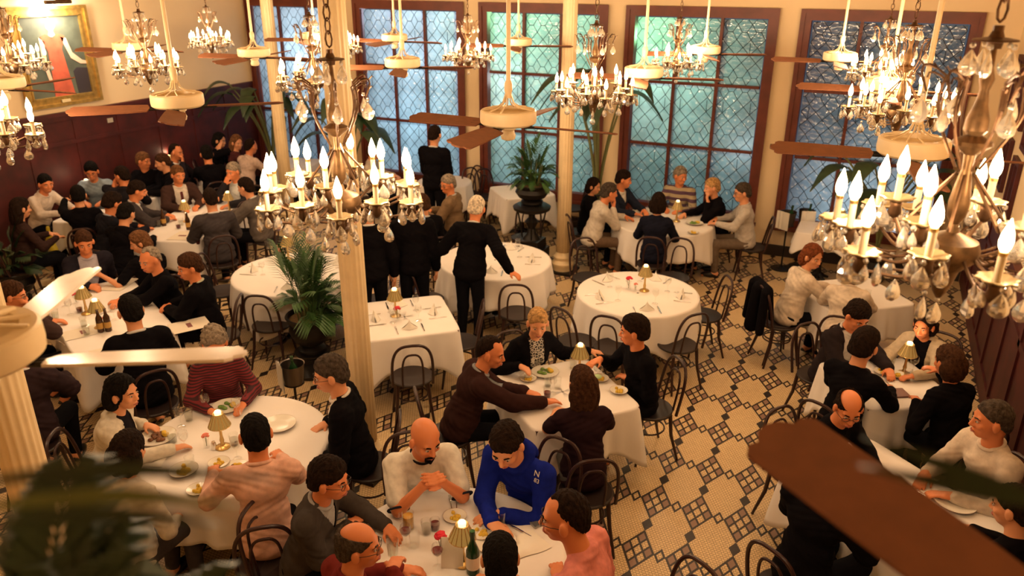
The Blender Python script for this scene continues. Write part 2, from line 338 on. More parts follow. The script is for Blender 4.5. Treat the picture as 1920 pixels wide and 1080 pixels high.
# wall painting
def painting():
    y0, y1, z0, z1 = 7.31, 8.51, 2.15, 3.51
    o = empty('painting', (XL, (y0+y1)/2, z0)); tag(o, 'gilt framed portrait of a person in a red dress on the left wall', 'painting')
    w, h = y1-y0, z1-z0; g = G(); f = .11
    for a in ((-w/2, w/2, 0, f), (-w/2, w/2, h-f, h), (-w/2, -w/2+f, f, h-f), (w/2-f, w/2, f, h-f)):
        g.box(.01, .06, a[0], a[1], a[2], a[3])
    for a in ((-w/2-.02, w/2+.02, -.02, .025), (-w/2-.02, w/2+.02, h-.025, h+.02), (-w/2-.02, -w/2+.025, .02, h-.02), (w/2-.025, w/2+.02, .02, h-.02)): g.box(.06, .085, a[0], a[1], a[2], a[3])
    for a in ((-w/2+f-.02, w/2-f+.02, f-.015, f+.01), (-w/2+f-.02, w/2-f+.02, h-f-.01, h-f+.015), (-w/2+f-.015, -w/2+f+.01, f, h-f), (w/2-f-.01, w/2-f+.015, f, h-f)): g.box(.03, .07, a[0], a[1], a[2], a[3])
    g.build('frame', GOLD, o, smooth=False)
    cm = mat('canvas_grey_green', (.085, .095, .07), .6, noise=.4, nscale=2.5)
    G().box(.01, .03, -w/2+f, w/2-f, f, h-f).build('canvas', cm, o, smooth=False)
    G().box(.07, .09, -.08, .06, .03, .07).build('name_plate', mat('cream_plate', (.7, .55, .3), .4), o, smooth=False)
    def blob(name, pts, m, x=.031, t=.004):
        n = len(pts); vs = [(x, a, b) for a, b in pts]+[(x+t, a, b) for a, b in pts]
        g = G().add(vs, [tuple(range(n, 2*n)), tuple(range(n-1, -1, -1))]+[(i, (i+1) % n, (i+1) % n+n, i+n) for i in range(n)]); g.build(name, m, o, smooth=False)
    fl = mat('painted_skin', (.70, .47, .34), .6)
    blob('painted_dress', [(-.13, f), (.20, f), (.15, .55), (.12, .78), (.20, .96), (.10, 1.0), (.0, .95), (-.10, 1.0), (-.18, .97), (-.10, .76), (-.11, .45)], mat('painted_red', (.50, .09, .045), .6, noise=.25, nscale=7))
    blob('painted_arm', [(.13, .95), (.22, .93), (.28, .72), (.42, .60), (.50, .58), (.49, .54), (.38, .55), (.24, .64)], fl)
    blob('painted_arm', [(-.21, .96), (-.13, .9), (-.16, .6), (-.12, .36), (-.17, .33), (-.22, .60)], fl)
    blob('painted_head', [(.0, .94), (.06, .98), (.035, 1.04), (.085, 1.10), (.07, 1.19), (.0, 1.23), (-.065, 1.18), (-.07, 1.09), (-.03, 1.04), (-.05, .98)], fl)
    blob('painted_table', [(.26, f), (w/2-f, f), (w/2-f, .48), (.30, .50), (.24, .45)], mat('painted_dark', (.03, .022, .03), .6))
    L = empty('picture_light', (XL, 7.95, 3.72)); tag(L, 'bar picture light with dark metal hood above the gilt portrait', 'lamp')
    g = G(); g.tube([(.0, 0, 0), (.12, 0, .04), (.22, 0, -.02), (.27, 0, -.12)], .008); g.build('bracket', IRON, L)
    g = G(); g.tube([(.27, -.20, -.13), (.27, .20, -.13)], .03, 10); g.build('hood', BRONZE, L)
    l = bpy.data.lights.new('picture_lamp', 'AREA'); l.shape = 'RECTANGLE'; l.size = .4; l.size_y = .03; l.energy = 42; l.color = (1, .84, .6)
    lo = bpy.data.objects.new('picture_lamp', l); COL.objects.link(lo); lo.parent = L; lo.location = (.27, 0, -.165); lo.rotation_euler = (0, radians(45), 0)
painting()
# framed mirrors stepping along the right wall
MIRR = mat('mirror_glass', (.55, .6, .68), .06, 1)
for i, (y, z, w, h) in enumerate([(11.1, 2.5, .5, .62), (10.3, 2.42, .55, .62), (9.4, 2.3, .6, .66), (10.6, 1.66, .5, .6), (9.7, 1.58, .5, .6)]):
    o = empty('framed_mirror', (XR, y, z)); tag(o, ['framed mirror nearest the corner, upper row on the right wall', 'second framed mirror from the corner, upper row', 'third framed mirror from the corner, upper row', 'lower row framed mirror nearest the corner', 'lower row framed mirror second from the corner'][i], 'mirror')
    g = G()
    for a in ((-w/2, w/2, 0, .05), (-w/2, w/2, h-.05, h), (-w/2, -w/2+.05, .05, h-.05), (w/2-.05, w/2, .05, h-.05), (-.015, .015, .05, h-.05)): g.box(-.045, -.003, a[0], a[1], a[2], a[3])
    g.build('frame', WOOD, o, smooth=False); G().box(-.02, -.003, -w/2+.05, w/2-.05, .05, h-.05).build('mirror_plate', MIRR, o, smooth=False)
tag(G().box(-1.40, -1.28, YW-.012, YW-.001, 1.62, 1.69).build('wall_plate', mat('dark_plate', (.06, .03, .02), .5), smooth=False), 'small dark switch plate on the wall left of the fifth window', 'switch plate')
tag(G().box(XL+.031, XL+.045, 8.56, 8.66, 1.76, 1.83).build('wall_outlet', mat('ivory_plate', (.5, .45, .38), .5), smooth=False), 'small ivory outlet plate on the red panelling below the portrait', 'outlet')
# ------------------------------------------------------------ ceiling fans
FZ = 3.2
def make_fan(bm):
    o = empty('ceiling_fan')
    G().tube([(0, 0, .17), (0, 0, ZC-FZ-.01)], .013, 12).lathe([(.05, ZC-FZ-.1), (.07, ZC-FZ-.03), (.075, ZC-FZ-.002)], 16).build('down_rod', CREAM, o)
    g = G().lathe([(.014, .22), (.024, .20), (.024, .165), (.020, .15), (.020, .12)], 20)
    for i in range(10):                                    # openwork cone over the motor
        a = 2*pi*i/12; g.tube([(.018*cos(a), .018*sin(a), .14), (.034*cos(a), .034*sin(a), .09), (.07*cos(a), .07*sin(a), .065), (.145*cos(a+.12), .145*sin(a+.12), .052)], [.006, .006, .007, .009], 5, flat=.5)
    g.build('yoke', CREAM, o)
    g = G().lathe([(.118, .052), (.158, .052), (.166, .044), (.168, .0), (.165, -.022), (.150, -.034), (.03, -.036)], 48, cap=False); g.lathe([(.118, .052), (.116, .03), (.03, .02)], 48, cap=False)
    g.build('motor_housing', CREAM, o)
    G().lathe([(.04, .02), (.112, .028), (.112, .018), (.04, .01)], 24).build('motor', mat('motor_dark', (.035, .02, .012), .5), o)
    G().lathe([(.045, -.036), (.048, -.06), (.036, -.07), (.040, -.085), (.046, -.10), (.040, -.122), (.018, -.130)], 20).build('switch_cup', CREAM, o)
    for k in range(4):
        a = k*pi/2; ca, sa = cos(a), sin(a); th = radians(13); R = np.array([[ca, -sa, 0], [sa, ca, 0], [0, 0, 1]])@np.array([[1, 0, 0], [0, cos(th), sin(th)], [0, -sin(th), cos(th)]])
        g = G(); g.tube([R@np.array(p)+np.array((0, 0, -.045)) for p in [(.06, 0, 0), (.12, 0, .0), (.16, .012, .003), (.24, .015, .004)]], .008, 6); g.tube([R@np.array(p)+np.array((0, 0, -.045)) for p in [(.12, 0, .0), (.16, -.022, .003), (.24, -.02, .004)]], .008, 6)
        br = g.build('blade_bracket', IRON, o)
        out = [(.19, -.055), (.30, -.064), (.50, -.070), (.635, -.072), (.652, -.055), (.648, -.038), (.668, -.022), (.675, 0), (.668, .022), (.648, .038), (.652, .055), (.635, .072), (.50, .070), (.30, .064), (.19, .055), (.175, 0)]
        n = len(out); vs = [R@np.array((x, y, z))+np.array((0, 0, -.042)) for z in (0, .008) for x, y in out]
        G().add(vs, [tuple(range(n-1, -1, -1)), tuple(range(n, 2*n))]+[(i, (i+1) % n, (i+1) % n+n, i+n) for i in range(n)]).build('blade', bm, o, angle=30)
    return o
fan0 = make_fan(FAN_BL)
FANS = [((953, 222), 1, 'cream and brown ceiling fan in the centre in front of the third window'), ((333, 190), 43, 'ceiling fan with cream drum before the red panelled wall, right of the portrait'),
        ((755, 119), 28, 'ceiling fan hanging in front of the second window, the nearer of two there'), ((476, 100), 10, 'ceiling fan at the corner beside the first window'),
        ((740, 72), 5, 'small far ceiling fan in front of the second window near the glass'), ((972, 80), 20, 'small far ceiling fan behind the central fan before the third window'),
        ((1207, 137), 12, 'ceiling fan left of the small chandelier before the fourth window'), ((240, 88), 15, 'ceiling fan behind the chandelier on the cream part of the left wall'),
        ((2, 157), 8, 'ceiling fan cut by the left edge below the portrait chandelier'), ((1712, 278), 7, 'ceiling fan below the two stacked chandeliers before the fifth window'),
        ((1665, 160), 2, 'ceiling fan half hidden between the two chandeliers before the fifth window'), ((590, 69), 25, 'far ceiling fan left of the large column top'),
        ((1322, 95), 20, 'far ceiling fan behind the small chandelier at the fourth window'), ((1575, 108), 5, 'far ceiling fan whose blade tip shows left of the upper right chandelier')]
for (px, a, lab) in FANS:
    place(fan0, atz(*px, FZ), radians(a), label=lab, cat='ceiling fan', group='ceiling fans')
fanw = make_fan(FAN_WH)
c_ = (-1.97, 1.008, 3.12); tip = (-1.39, 1.345)
place(fanw, c_, atan2(tip[1]-c_[1], tip[0]-c_[0]), label='nearest left ceiling fan with pale cream blades lit from above', cat='ceiling fan', group='ceiling fans')
a_ = atan2(1.32-1.04, -.10-.19); a_ += radians(3); cx_, cy_ = -.10-.73*cos(a_), 1.325-.73*sin(a_)
place(fan0, (cx_, cy_, 3.265), a_, 1.08, label='nearest right ceiling fan with one wide brown blade across the tables', cat='ceiling fan', group='ceiling fans')

# ------------------------------------------------------------ chandeliers
def drop_mesh(L, w, flat=.55):
    g = G(); prof = [(.0, 0), (.14, -.05), (.36, -.17), (.68, -.34), (.93, -.52), (1.0, -.66), (.93, -.80), (.66, -.92), (.28, -.985), (0, -1)]
    n = 8; vs = []
    for r, z in prof:
        for i in range(n):
            t = 2*pi*i/n; vs.append((w*r*cos(t), w*r*sin(t)*flat, z*L-.018))
    g.add(vs, [((j*n+i), (j*n+(i+1) % n), ((j+1)*n+(i+1) % n), ((j+1)*n+i)) for j in range(len(prof)-1) for i in range(n)])
    g.sph((0, 0, -.008), .0085, 6, 4); return g.mesh('crystal_drop', CRYS, smooth=False)
DROP = drop_mesh(.072, .026); DROPS = drop_mesh(.052, .017)
def make_chandelier(nout, nin, detail):
    o = empty('chandelier')                        # origin: middle of the ring of candle cups
    zt = ZC-3.10; g = G()
    z = .62; i = 0                                   # chain
    while z < zt-.02:
        ang = (i % 2)*pi/2; pts = []
        for k in range(8):
            t = 2*pi*k/8; u, w = .016*cos(t), .032*sin(t)
            pts.append((u*cos(ang), u*sin(ang), z+.03+w))
        g.tube(pts, .0038, 4 if not detail else 5, closed=True); z += .05; i += 1
    g.build('chain', BRONZE, o)
    G().lathe([(.0, .60), (.012, .60), (.02, .580), (.056, .574), (.058, .570), (.02, .566), (.018, .55)], 20).tube([(.0, 0, .56), (0, 0, .61)], .014, 8).build('canopy_plate', BRONZE, o)
    G().lathe([(.008, .56), (.010, .50), (.020, .47), (.012, .44), (.018, .40), (.030, .36), (.032, .33), (.020, .315), (.050, .300), (.054, .290), (.016, .26), (.013, .22), (.022, .17), (.029, .12), (.026, .08), (.012, .055), (.018, .03), (.075, .005), (.085, -.02), (.08, -.05), (.04, -.09), (.03, -.13), (.02, -.16), (.008, -.18), (.0, -.185)], 20).build('stem', mat('gilt_bronze', (.17, .095, .042), .45, .75, noise=.4, nscale=30), o)
    for k in range(6):                              # S-scroll arms at the crown
        a = 2*pi*k/6+.2; pts = []
        for t in np.linspace(0, 1, 16 if detail else 10):
            if t < .62: q = t/.62; r = .03+.055*sin(q*pi*.9)*(.5+.5*q)+.05*q; zz = .22+.26*q
            else: q = (t-.62)/.38; r = .108+.035*sin(q*pi*.5)+.03*sin(q*pi); zz = .48+.03*sin(q*pi)-.055*q*q
            pts.append((r*cos(a), r*sin(a), zz))
        sc = G().tube(pts, [.0042+.0012*sin(i_*2.4) for i_ in range(len(pts))], 6).tube([(p[0]*.9, p[1]*.9, p[2]-.02) for p in pts[2:-2]], .0032, 5)
        for i_ in range(2, len(pts)-1, 2): p = pts[i_]; sc.tube([p, (p[0]*1.09, p[1]*1.09, p[2]+.014), (p[0]*1.14, p[1]*1.14, p[2]+.010)], [.0028, .0026, .0006], 4)
        pl = []
        for t in np.linspace(0, 1, 9): r = .03+.10*t-.05*sin(t*pi*2)*.5; pl.append((r*cos(a+.5), r*sin(a+.5), .20-.13*t+.03*sin(t*2*pi)))
        sc.tube(pl, .005, 5); sc.build('scroll_arm', BRONZE, o)
        d = bpy.data.objects.new('crystal_drop', DROP); COL.objects.link(d); d.parent = o; d.location = (.150*cos(a), .150*sin(a), .425); d.rotation_euler = (0, 0, a+.6)
    for k in range(5):
        a = 2*pi*k/5; d = bpy.data.objects.new('crystal_drop', DROP); COL.objects.link(d); d.parent = o; d.location = (.052*cos(a), .052*sin(a), .565); d.rotation_euler = (0, 0, a)
    sc_ = lambda t, j: (.10*sin(8*t) if j in (1, 2, 3) else 0)
    bob = G().lathe([(.012, -.006), (.045, .004), (.050, .010), (.046, .012), (.012, .0)], 32, wob=sc_).mesh('bobeche', BOBE, angle=30)
    can = G().lathe([(.0105, 0), (.0105, .078)], 10).lathe([(.0118, .072), (.0118, .082), (.008, .084)], 10, mi=1).mesh('candle', [CANDLE, BRASS], angle=50)
    bul = G().lathe([(.008, .082), (.0150, .095), (.0175, .110), (.0145, .130), (.0078, .150), (.0035, .163), (.001, .170)], 10).mesh('bulb', BULB)
    cup = G().lathe([(.004, -.06), (.012, -.055), (.020, -.04), (.016, -.02), (.02, -.008), (.012, -.004)], 12).mesh('candle_cup', BRONZE)
    nd_ = 0
    for ring, (n, r, z0, off) in enumerate([(nout, .335, 0, .1), (nin, .185, .085, .35)]):
        for k in range(n):
            a = 2*pi*k/n+off; zz = z0+(.03 if (k % 2 and ring == 0) else 0); rr = r-(.045 if (k % 2 and ring == 0) else 0)
            pts = []
            for t in np.linspace(0, 1, 12):
                q = .07+(rr-.07)*t; pts.append((q*cos(a+.25*(1-t)), q*sin(a+.25*(1-t)), -.03*(1-t)+(zz-.05)*t-.055*sin(pi*t)*(1.2-t)))
            arm = G().tube(pts, .0056, 6).tube([(p[0]*.96, p[1]*.96, p[2]+.018) for p in pts[3:8]], .004, 5).build('candle_arm', BRONZE, o)
            for me in (bob, can, bul, cup):
                c = bpy.data.objects.new(me.name, me); COL.objects.link(c); c.parent = arm; c.location = (rr*cos(a), rr*sin(a), zz)
            for s in range(5 if ring == 0 else 3):
                b = a+(s-2)*pi/3.0 if ring == 0 else a+(s-1)*pi/2.5
                d = bpy.data.objects.new('crystal_drop', DROP if s % 2 == 0 else DROPS); COL.objects.link(d); d.parent = o
                d.location = (rr*cos(a)+.047*cos(b), rr*sin(a)+.047*sin(b), zz+.004); d.rotation_euler = (.1*sin(k), 0, b+pi/2+.4*sin(5*k+s)); nd_ += 1
    for k in range(10):
        a = 2*pi*k/10; r = .17 if k % 2 else .235
        d = bpy.data.objects.new('crystal_drop', DROP); COL.objects.link(d); d.parent = o; d.location = (r*cos(a), r*sin(a), -.085); d.rotation_euler = (0, 0, a)
    d = bpy.data.objects.new('crystal_drop', DROP); COL.objects.link(d); d.parent = o; d.location = (0, 0, -.18)
    return o
ch_near = make_chandelier(12, 4, True); ch_far = make_chandelier(12, 4, False)
CH = [((640, 368), 3.10, 1.0, ch_near, 1.0, 'large lit crystal chandelier hanging in front of the tall column'), ((1782, 452), 3.22, 1.06, ch_near, 1.0, 'nearest crystal chandelier filling the right edge'),
      ((277, 127), 3.1, .92, ch_far, 1, 'crystal chandelier between the portrait and the corner, nearest of that wall'), ((395, 80), 3.1, .80, ch_far, 1, 'small far chandelier on the cream wall near the first window'),
      ((22, 120), 3.1, .95, ch_far, 1, 'chandelier overlapping the left side of the gilt portrait'), ((-43, 254), 3.1, 1.0, ch_near, 1, 'chandelier cut by the left edge below the portrait'),
      ((590, 150), 3.1, .95, ch_far, 1, 'chandelier half hidden behind the left side of the big column'), ((630, 90), 3.1, .85, ch_far, 1, 'far chandelier peeping out right of the big column top'),
      ((878, 105), 3.1, .78, ch_far, 1, 'small chandelier between the second and third windows'), ((1113, 176), 3.1, .92, ch_far, 1, 'crystal chandelier in front of the slim column by the third window'),
      ((1270, 118), 3.1, .80, ch_far, 1, 'small chandelier in front of the green lit fourth window'), ((1652, 138), 3.1, .88, ch_far, 1, 'upper of the two stacked chandeliers before the fifth window'),
      ((1685, 206), 3.1, 1.0, ch_far, 1, 'lower of the two stacked chandeliers before the fifth window')]
for i, (px, z, s, proto, lw, lab) in enumerate(CH):
    p = atz(*px, z); o = place(proto, p, i*.7, s, label=lab, cat='chandelier', group='crystal chandeliers')
    if proto is ch_near and i != 5: pass
    for k in range(3 if i > 1 else 4):
        a = 2*pi*k/(3 if i > 1 else 4)+i; point('candle_bulb_glow', (p[0]+.33*s*cos(a), p[1]+.33*s*sin(a), p[2]+.21*s), LAMP, CHW*lw*(1.25 if i > 1 else .8)/(3 if i > 1 else 4), .05)

# ------------------------------------------------------------ chairs
def make_chair():
    o = empty('bentwood_chair'); g = G()      # sitter faces +y
    g.lathe([(.0, .435), (.19, .435), (.205, .445), (.207, .46), (.198, .468), (.17, .462), (.0, .458)], 32, cap=False); g.build('seat', SEATM, o)
    def hoop(w, z0, z1, y0, y1, r, name):
        pts = []
        for t in np.linspace(0, 1, 21):
            u = -1+2*t; q_ = pi*t; zz_ = sin(q_); z = z0+(z1-z0)*zz_**.62; x = -w*cos(q_)*(1+.10*zz_)*(1.0 if abs(cos(q_)) > 1 else (1/max(abs(cos(q_)), 1e-6))**.35 if abs(cos(q_)) > 1e-6 else 1); y = y0+(y1-y0)*(z-z0)/(z1-z0); pts.append((x, y, z))
        G().tube(pts, r, 8).build(name, CHAIRM, o)
    hoop(.185, .455, .90, -.165, -.255, .0135, 'back_hoop'); hoop(.095, .455, .80, -.18, -.24, .010, 'inner_hoop')
    for sx, sy in ((-1, 1), (1, 1), (-1, -1), (1, -1)):
        G().tube([(sx*.14, sy*.135, .445), (sx*.155, sy*.15, .25), (sx*.185, sy*.185+(-.03 if sy < 0 else 0), 0.002)], [.018, .016, .011], 8).build('leg', CHAIRM, o)
    G().tube([(.145*cos(t), .145*sin(t), .27) for t in np.linspace(0, 2*pi, 25)[:-1]], .008, 6, closed=True).build('leg_ring', CHAIRM, o)
    return o
chair0 = make_chair()
def chair_at(x, y, rz, label, group='bentwood chairs'):
    x = min(max(x, XL+.36), XR-.34); y = min(y, YW-.33)
    return place(chair0, (x, y, 0), rz, label=label, cat='chair', group=group)
def yaw_to(p, q): return atan2(q[1]-p[1], q[0]-p[0])-pi/2

# ------------------------------------------------------------ tables and cloths
TB = {}
def table(key, c, kind, a, b, rz, desc, drop=.36):
    c = np.array(c, float); TB[key] = (c, kind, a, b, rz, desc)
    o = empty('dining_table', (c[0], c[1], 0), rz); tag(o, 'base of the '+desc, 'table')
    if kind == 'round': G().lathe([(a-.03, .705), (a-.01, .71), (a-.01, .738), (a-.03, .742)], 48).build('tabletop', WOOD, o)
    else: G().box(-a+.015, a-.015, -b+.015, b-.015, .705, .742).build('tabletop', WOOD, o, smooth=False)
    G().lathe([(.045, .03), (.05, .12), (.035, .2), (.045, .5), (.08, .70)], 16).build('pedestal', IRON, o)
    for k in range(4):
        q = k*pi/2+pi/4; L = min(a, b)*.62; G().tube([(.04*cos(q), .04*sin(q), .10), (L*.6*cos(q), L*.6*sin(q), .05), (L*cos(q), L*sin(q), .02)], [.03, .024, .018], 8).build('foot', IRON, o)
    n = 144 if kind == 'round' else 160; vs = []; ph = rnd.random()*6; ph2 = rnd.random()*6
    rings = [.02, .3, .6, .85, .96, 1.0]; drops = [.02, .06, .14, .26, .40, .56, .74, .9, 1.0]
    def rad(t):
        if kind == 'round': return a
        p = 14; return (abs(cos(t)/a)**p+abs(sin(t)/b)**p)**(-1/p)
    T = []
    for i in range(n):
        t = 2*pi*i/n
        if kind != 'round':      # concentrate samples near corners is unnecessary with the superellipse
            pass
        T.append(t)
    for k in rings:
        for t in T: r = rad(t)*k; vs.append((r*cos(t), r*sin(t), .7465))
    cornr = [atan2(sy*b, sx*a) for sx in (-1, 1) for sy in (-1, 1)] if kind != 'round' else [pi/4+k*pi/2 for k in range(4)]
    for d in drops:
        for t in T:
            near = min(abs((t-cc+pi) % (2*pi)-pi) for cc in cornr); w = math.exp(-(near/(.20 if kind != 'round' else .35))**2)
            L = drop*(1+(.52 if kind != 'round' else .42)*w)
            if kind != 'round': fold = .016*sin(9*t+ph)*d+.011*sin(23*t+ph2)*d+.045*w*d
            else: fold = .030*sin(11*t+ph)*d+.013*sin(25*t+ph2)*d+.02*w*d
            r = rad(t)+.006+fold+.05*d*(1-.3*d); vs.append((r*cos(t), r*sin(t), .7465-.006-L*d))
    K = len(rings)+len(drops)
    fs = [(j*n+i, j*n+(i+1) % n, (j+1)*n+(i+1) % n, (j+1)*n+i) for j in range(K-1) for i in range(n)]
    fs.append(tuple(range(n-1, -1, -1))[::-1])
    me_o = G().add(vs, fs).build('tablecloth', CLOTH, None, angle=None, loc=(c[0], c[1], 0), rz=rz)
    sm = me_o.modifiers.new('thickness', 'SOLIDIFY'); sm.thickness = .003; sm.offset = 1
    tag(me_o, 'white tablecloth on the '+desc, 'tablecloth')
    return c
table('front', (-1.90, 3.22), 'round', .69, .69, 0, 'round table at the front centre with the green wine bottle')
table('fleft', (-3.96, 3.62), 'round', .68, .68, .4, 'round table at the lower left with dinner plates')
table('square', (-4.06, 6.10), 'sq', .475, .475, radians(42), 'empty set square table right of the large column')
table('mid', (-2.04, 5.37), 'sq', .48, .48, radians(-41), 'square table of four diners in the middle')
table('round', (-2.10, 7.75), 'round', .66, .66, .2, 'empty set round table in the middle right')
table('six', (-2.55, 10.5), 'round', .70, .70, .7, 'round table of seven diners under the fourth window')
table('rleft', (-5.88, 6.62), 'round', .72, .72, .9, 'round table behind the potted palm')
table('waiter', (-3.98, 8.02), 'round', .68, .68, .3, 'round table before the white haired waiter')
table('long', (-6.88, 4.86), 'rect', .92, .46, radians(-27), 'long table with two brass lamps at the left')
table('back', (-8.60, 7.80), 'rect', 1.1, .46, radians(113), 'long back table with beer bottles')
table('win', (-5.03, 11.12), 'sq', .42, .42, radians(45), 'small square table under the third window')
table('winl', (-6.45, 11.1), 'round', .45, .45, 0, 'round table between the second and third windows')
table('right3', (.02, 8.75), 'sq', .5, .42, radians(38), 'table of the white bloused diners at the right')
table('right2', (.42, 6.72), 'rect', .42, .42, radians(32), 'square table with lamp under the near right chandelier')
table('right1', (.50, 5.02), 'rect', .62, .42, radians(-40), 'table crossed by the big brown fan blade')
table('wallend', (-10.0, 9.38), 'sq', .30, .30, radians(20), 'small table by the wall at the far left corner')
table('wallmid', (-10.28, 8.2), 'sq', .30, .30, radians(15), 'small wall table with a glowing candle jar')
table('wallnear', (-10.05, 7.15), 'sq', .34, .34, radians(20), 'small wall table nearest the left edge')
table('corner', (-9.6, 11.1), 'sq', .40, .40, radians(10), 'small table under the first window')
table('station', (-.45, 11.1), 'sq', .34, .30, 0, 'small serving table under the fifth window', drop=.2)
def on(key, dx, dy): return TB[key][0]+np.array([dx, dy])

# ------------------------------------------------------------ table lamps
def make_tlamp(glow=7.0):
    o = empty('table_lamp')
    G().lathe([(.055, 0), (.055, .006), (.045, .014), (.02, .022), (.013, .04), (.017, .06), (.011, .09), (.010, .16), (.016, .175), (.012, .19)], 16).build('base', BRASS, o)
    w = lambda t, j: .035*cos(14*t)
    G().lathe([(.078, .185), (.060, .225), (.036, .282), (.034, .286), (.058, .226), (.074, .187)], 84, wob=w, cap=False).build('lamp_shade', SHADE, o, angle=None)
    g = G()
    for k in range(14): a = 2*pi*k/14+.22; g.tube([(.080*cos(a), .080*sin(a), .184), (.061*cos(a), .061*sin(a), .226), (.036*cos(a), .036*sin(a), .284)], .0022, 4)
    g.tube([(.079*cos(t), .079*sin(t), .184) for t in np.linspace(0, 2*pi, 25)[:-1]], .003, 4, closed=True); g.tube([(.038*cos(t), .038*sin(t), .283) for t in np.linspace(0, 2*pi, 17)[:-1]], .003, 4, closed=True)
    g.build('shade_ribs', BRASS, o)
    G().lathe([(.022, .19), (.027, .22), (.022, .27), (.026, .295), (.020, .305)], 14).build('glass_chimney', LGLOW, o)
    return o
tl0 = make_tlamp()
def tlamp(px, key, label, z=.7495, w=1.0):
    p = atz(*px, z); o = place(tl0, p, rnd.random(), label=label, cat='lamp', group='shaded table lamps')
    point('table_lamp_flame', (p[0], p[1], p[2]+.345), LAMP, 1.3*w, .03); point('table_lamp_flame', (p[0], p[1], p[2]+.182), LAMP, .35*w, .02); return p
for px, lab in [((868, 1056), 'pleated brass table lamp glowing at the front table beside the wine bottle'), ((418, 838), 'unlit looking bronze table lamp on the lower left round table'),
        ((742, 592), 'brass table lamp behind the red carnation on the empty square table'), ((1208, 545), 'brass table lamp on the empty round table right of the carnation'),
        ((1086, 703), 'low glowing lamp between the four diners at the middle table'), ((1268, 415), 'brass lamp in the centre of the window table of seven'),
        ((541, 486), 'lamp half hidden by palm fronds on the table behind'), ((163, 588), 'left hand lamp of the two brass lamps on the long left table'), ((188, 614), 'right hand lamp of the two brass lamps on the long left table'),
        ((350, 415), 'table lamp at the near end of the long back table'), ((431, 397), 'table lamp at the far end of the long back table'), ((1694, 700), 'lamp on the right table below the crystal drops'),
        ((1573, 432), 'small lamp on the serving table under the fifth window'), ((168, 372), 'small glowing lamp at the wall table of the blue shirted man'), ((323, 322), 'small glowing lamp at the far wall table'), ((1002, 372), 'small lamp glowing behind the palm on the pedestal')]:
    tlamp(px, None, lab)

# ------------------------------------------------------------ tableware
def make_wine(fill=None):
    o = empty('wine_glass'); G().lathe([(.034, 0), (.032, .003), (.005, .008), (.004, .075), (.012, .085), (.032, .11), (.037, .135), (.031, .165), (.030, .165), (.035, .135), (.030, .112), (.010, .088)], 20, cap=False).build('glass_bowl', CLEAR, o)
    if fill: G().lathe([(.001, .088), (.010, .089), (.029, .112), (.0345, .130), (.001, .130)], 16, cap=False).build('wine', fill, o)
    return o
def make_tumbler(fill=None, h=.10):
    o = empty('water_glass'); G().lathe([(.0, .0), (.029, 0), (.035, h), (.0335, h), (.0275, .006), (.0, .006)], 20, cap=False).build('glass_body', CLEAR, o)
    if fill: G().lathe([(.0, .007), (.0272, .007), (.0315, h*.62), (.0, h*.62)], 16, cap=False).build('drink', fill, o)
    return o
def make_plate(r, food=None, r2=.0):
    o = empty('plate'); G().lathe([(.0, .004), (r*.55, .004), (r*.62, .006), (r, .020), (r, .023), (r*.62, .010), (r*.55, .008), (.0, .008)], 36, cap=False).build('dish', PLATE, o)
    G().lathe([(r*.975, .0215), (r+.001, .0235), (r+.001, .0205)], 36, cap=False).build('rim_line', PRIM, o)
    if food:
        g = G(); rr = random.Random(int(r*1000))
        for i in range(9): g.sph((rr.uniform(-.4, .4)*r, rr.uniform(-.4, .4)*r, .016), (rr.uniform(.12, .25)*r, rr.uniform(.12, .2)*r, .014), 8, 5)
        g.build('food', food, o)
        if food is not YEL: G().sph((r*.35, r*.2, .025), (.03, .022, .02), 8, 6).sph((r*.15, r*.4, .022), (.02, .02, .015), 8, 6).build('lemon_wedge', YEL, o)
    return o
def make_carn(m, n=1):
    o = empty('flower_vase'); G().lathe([(.018, 0), (.022, .004), (.018, .05), (.026, .075), (.024, .075), (.016, .05), (.019, .006)], 16, cap=False).build('vase', CLEAR, o)
    G().tube([(0, 0, .01), (.004, .002, .09)], .0025, 5).tube([(0, 0, .03), (-.02, .01, .085)], .002, 4).build('stem', STEMG, o)
    g = G(); rr = random.Random(3)
    for i in range(26):
        a, b = rr.uniform(0, 6.28), rr.uniform(0, 1.3); d = np.array([sin(b)*cos(a), sin(b)*sin(a), cos(b)]); g.sph(np.array((.004, .002, .088))+d*.022, (.013, .013, .007), 6, 4)
    g.build('blossom', m, o); return o
def make_fork():
    o = empty('fork'); g = G().tube([(0, 0, .004), (0, .10, .006), (0, .13, .004)], [.004, .0025, .006], 6, flat=.4)
    for k in (-1, 0, 1): g.tube([(k*.006, .13, .004), (k*.006, .185, .006)], .0016, 4)
    g.build('fork_body', SILVER, o); return o
def make_knife():
    o = empty('knife'); G().tube([(0, 0, .004), (0, .09, .004)], .005, 6, flat=.6).tube([(0, .09, .004), (0, .17, .004), (0, .205, .004)], [.007, .0075, .002], 6, flat=.25).build('knife_body', SILVER, o); return o
def make_napkin():
    o = G(); n = 7; vs = []
    for j in range(9):
        t = j/8
        for i in range(n):
            u = -1+2*i/(n-1); w = .085*(1-t); vs.append((u*w, .05*(1-abs(u))*(1-t)-.02*t+.02, .002+t*.115*(1-.35*abs(u))))
    for j in range(9):
        t = j/8
        for i in range(n):
            u = -1+2*i/(n-1); w = .08*(1-t); vs.append((u*w, -.03*(1-abs(u))*(1-t)+.005*0+(.02 if 0 else 0)-.0, .001+t*.110*(1-.35*abs(u))))
    q = 9*n; fs = [(j*n+i, j*n+i+1, (j+1)*n+i+1, (j+1)*n+i) for j in range(8) for i in range(n-1)]; fs += [(a+q, d+q, c+q, b+q) for a, b, c, d in fs]
    return o.add(vs, fs).build('folded_napkin', NAPK, None, angle=None)
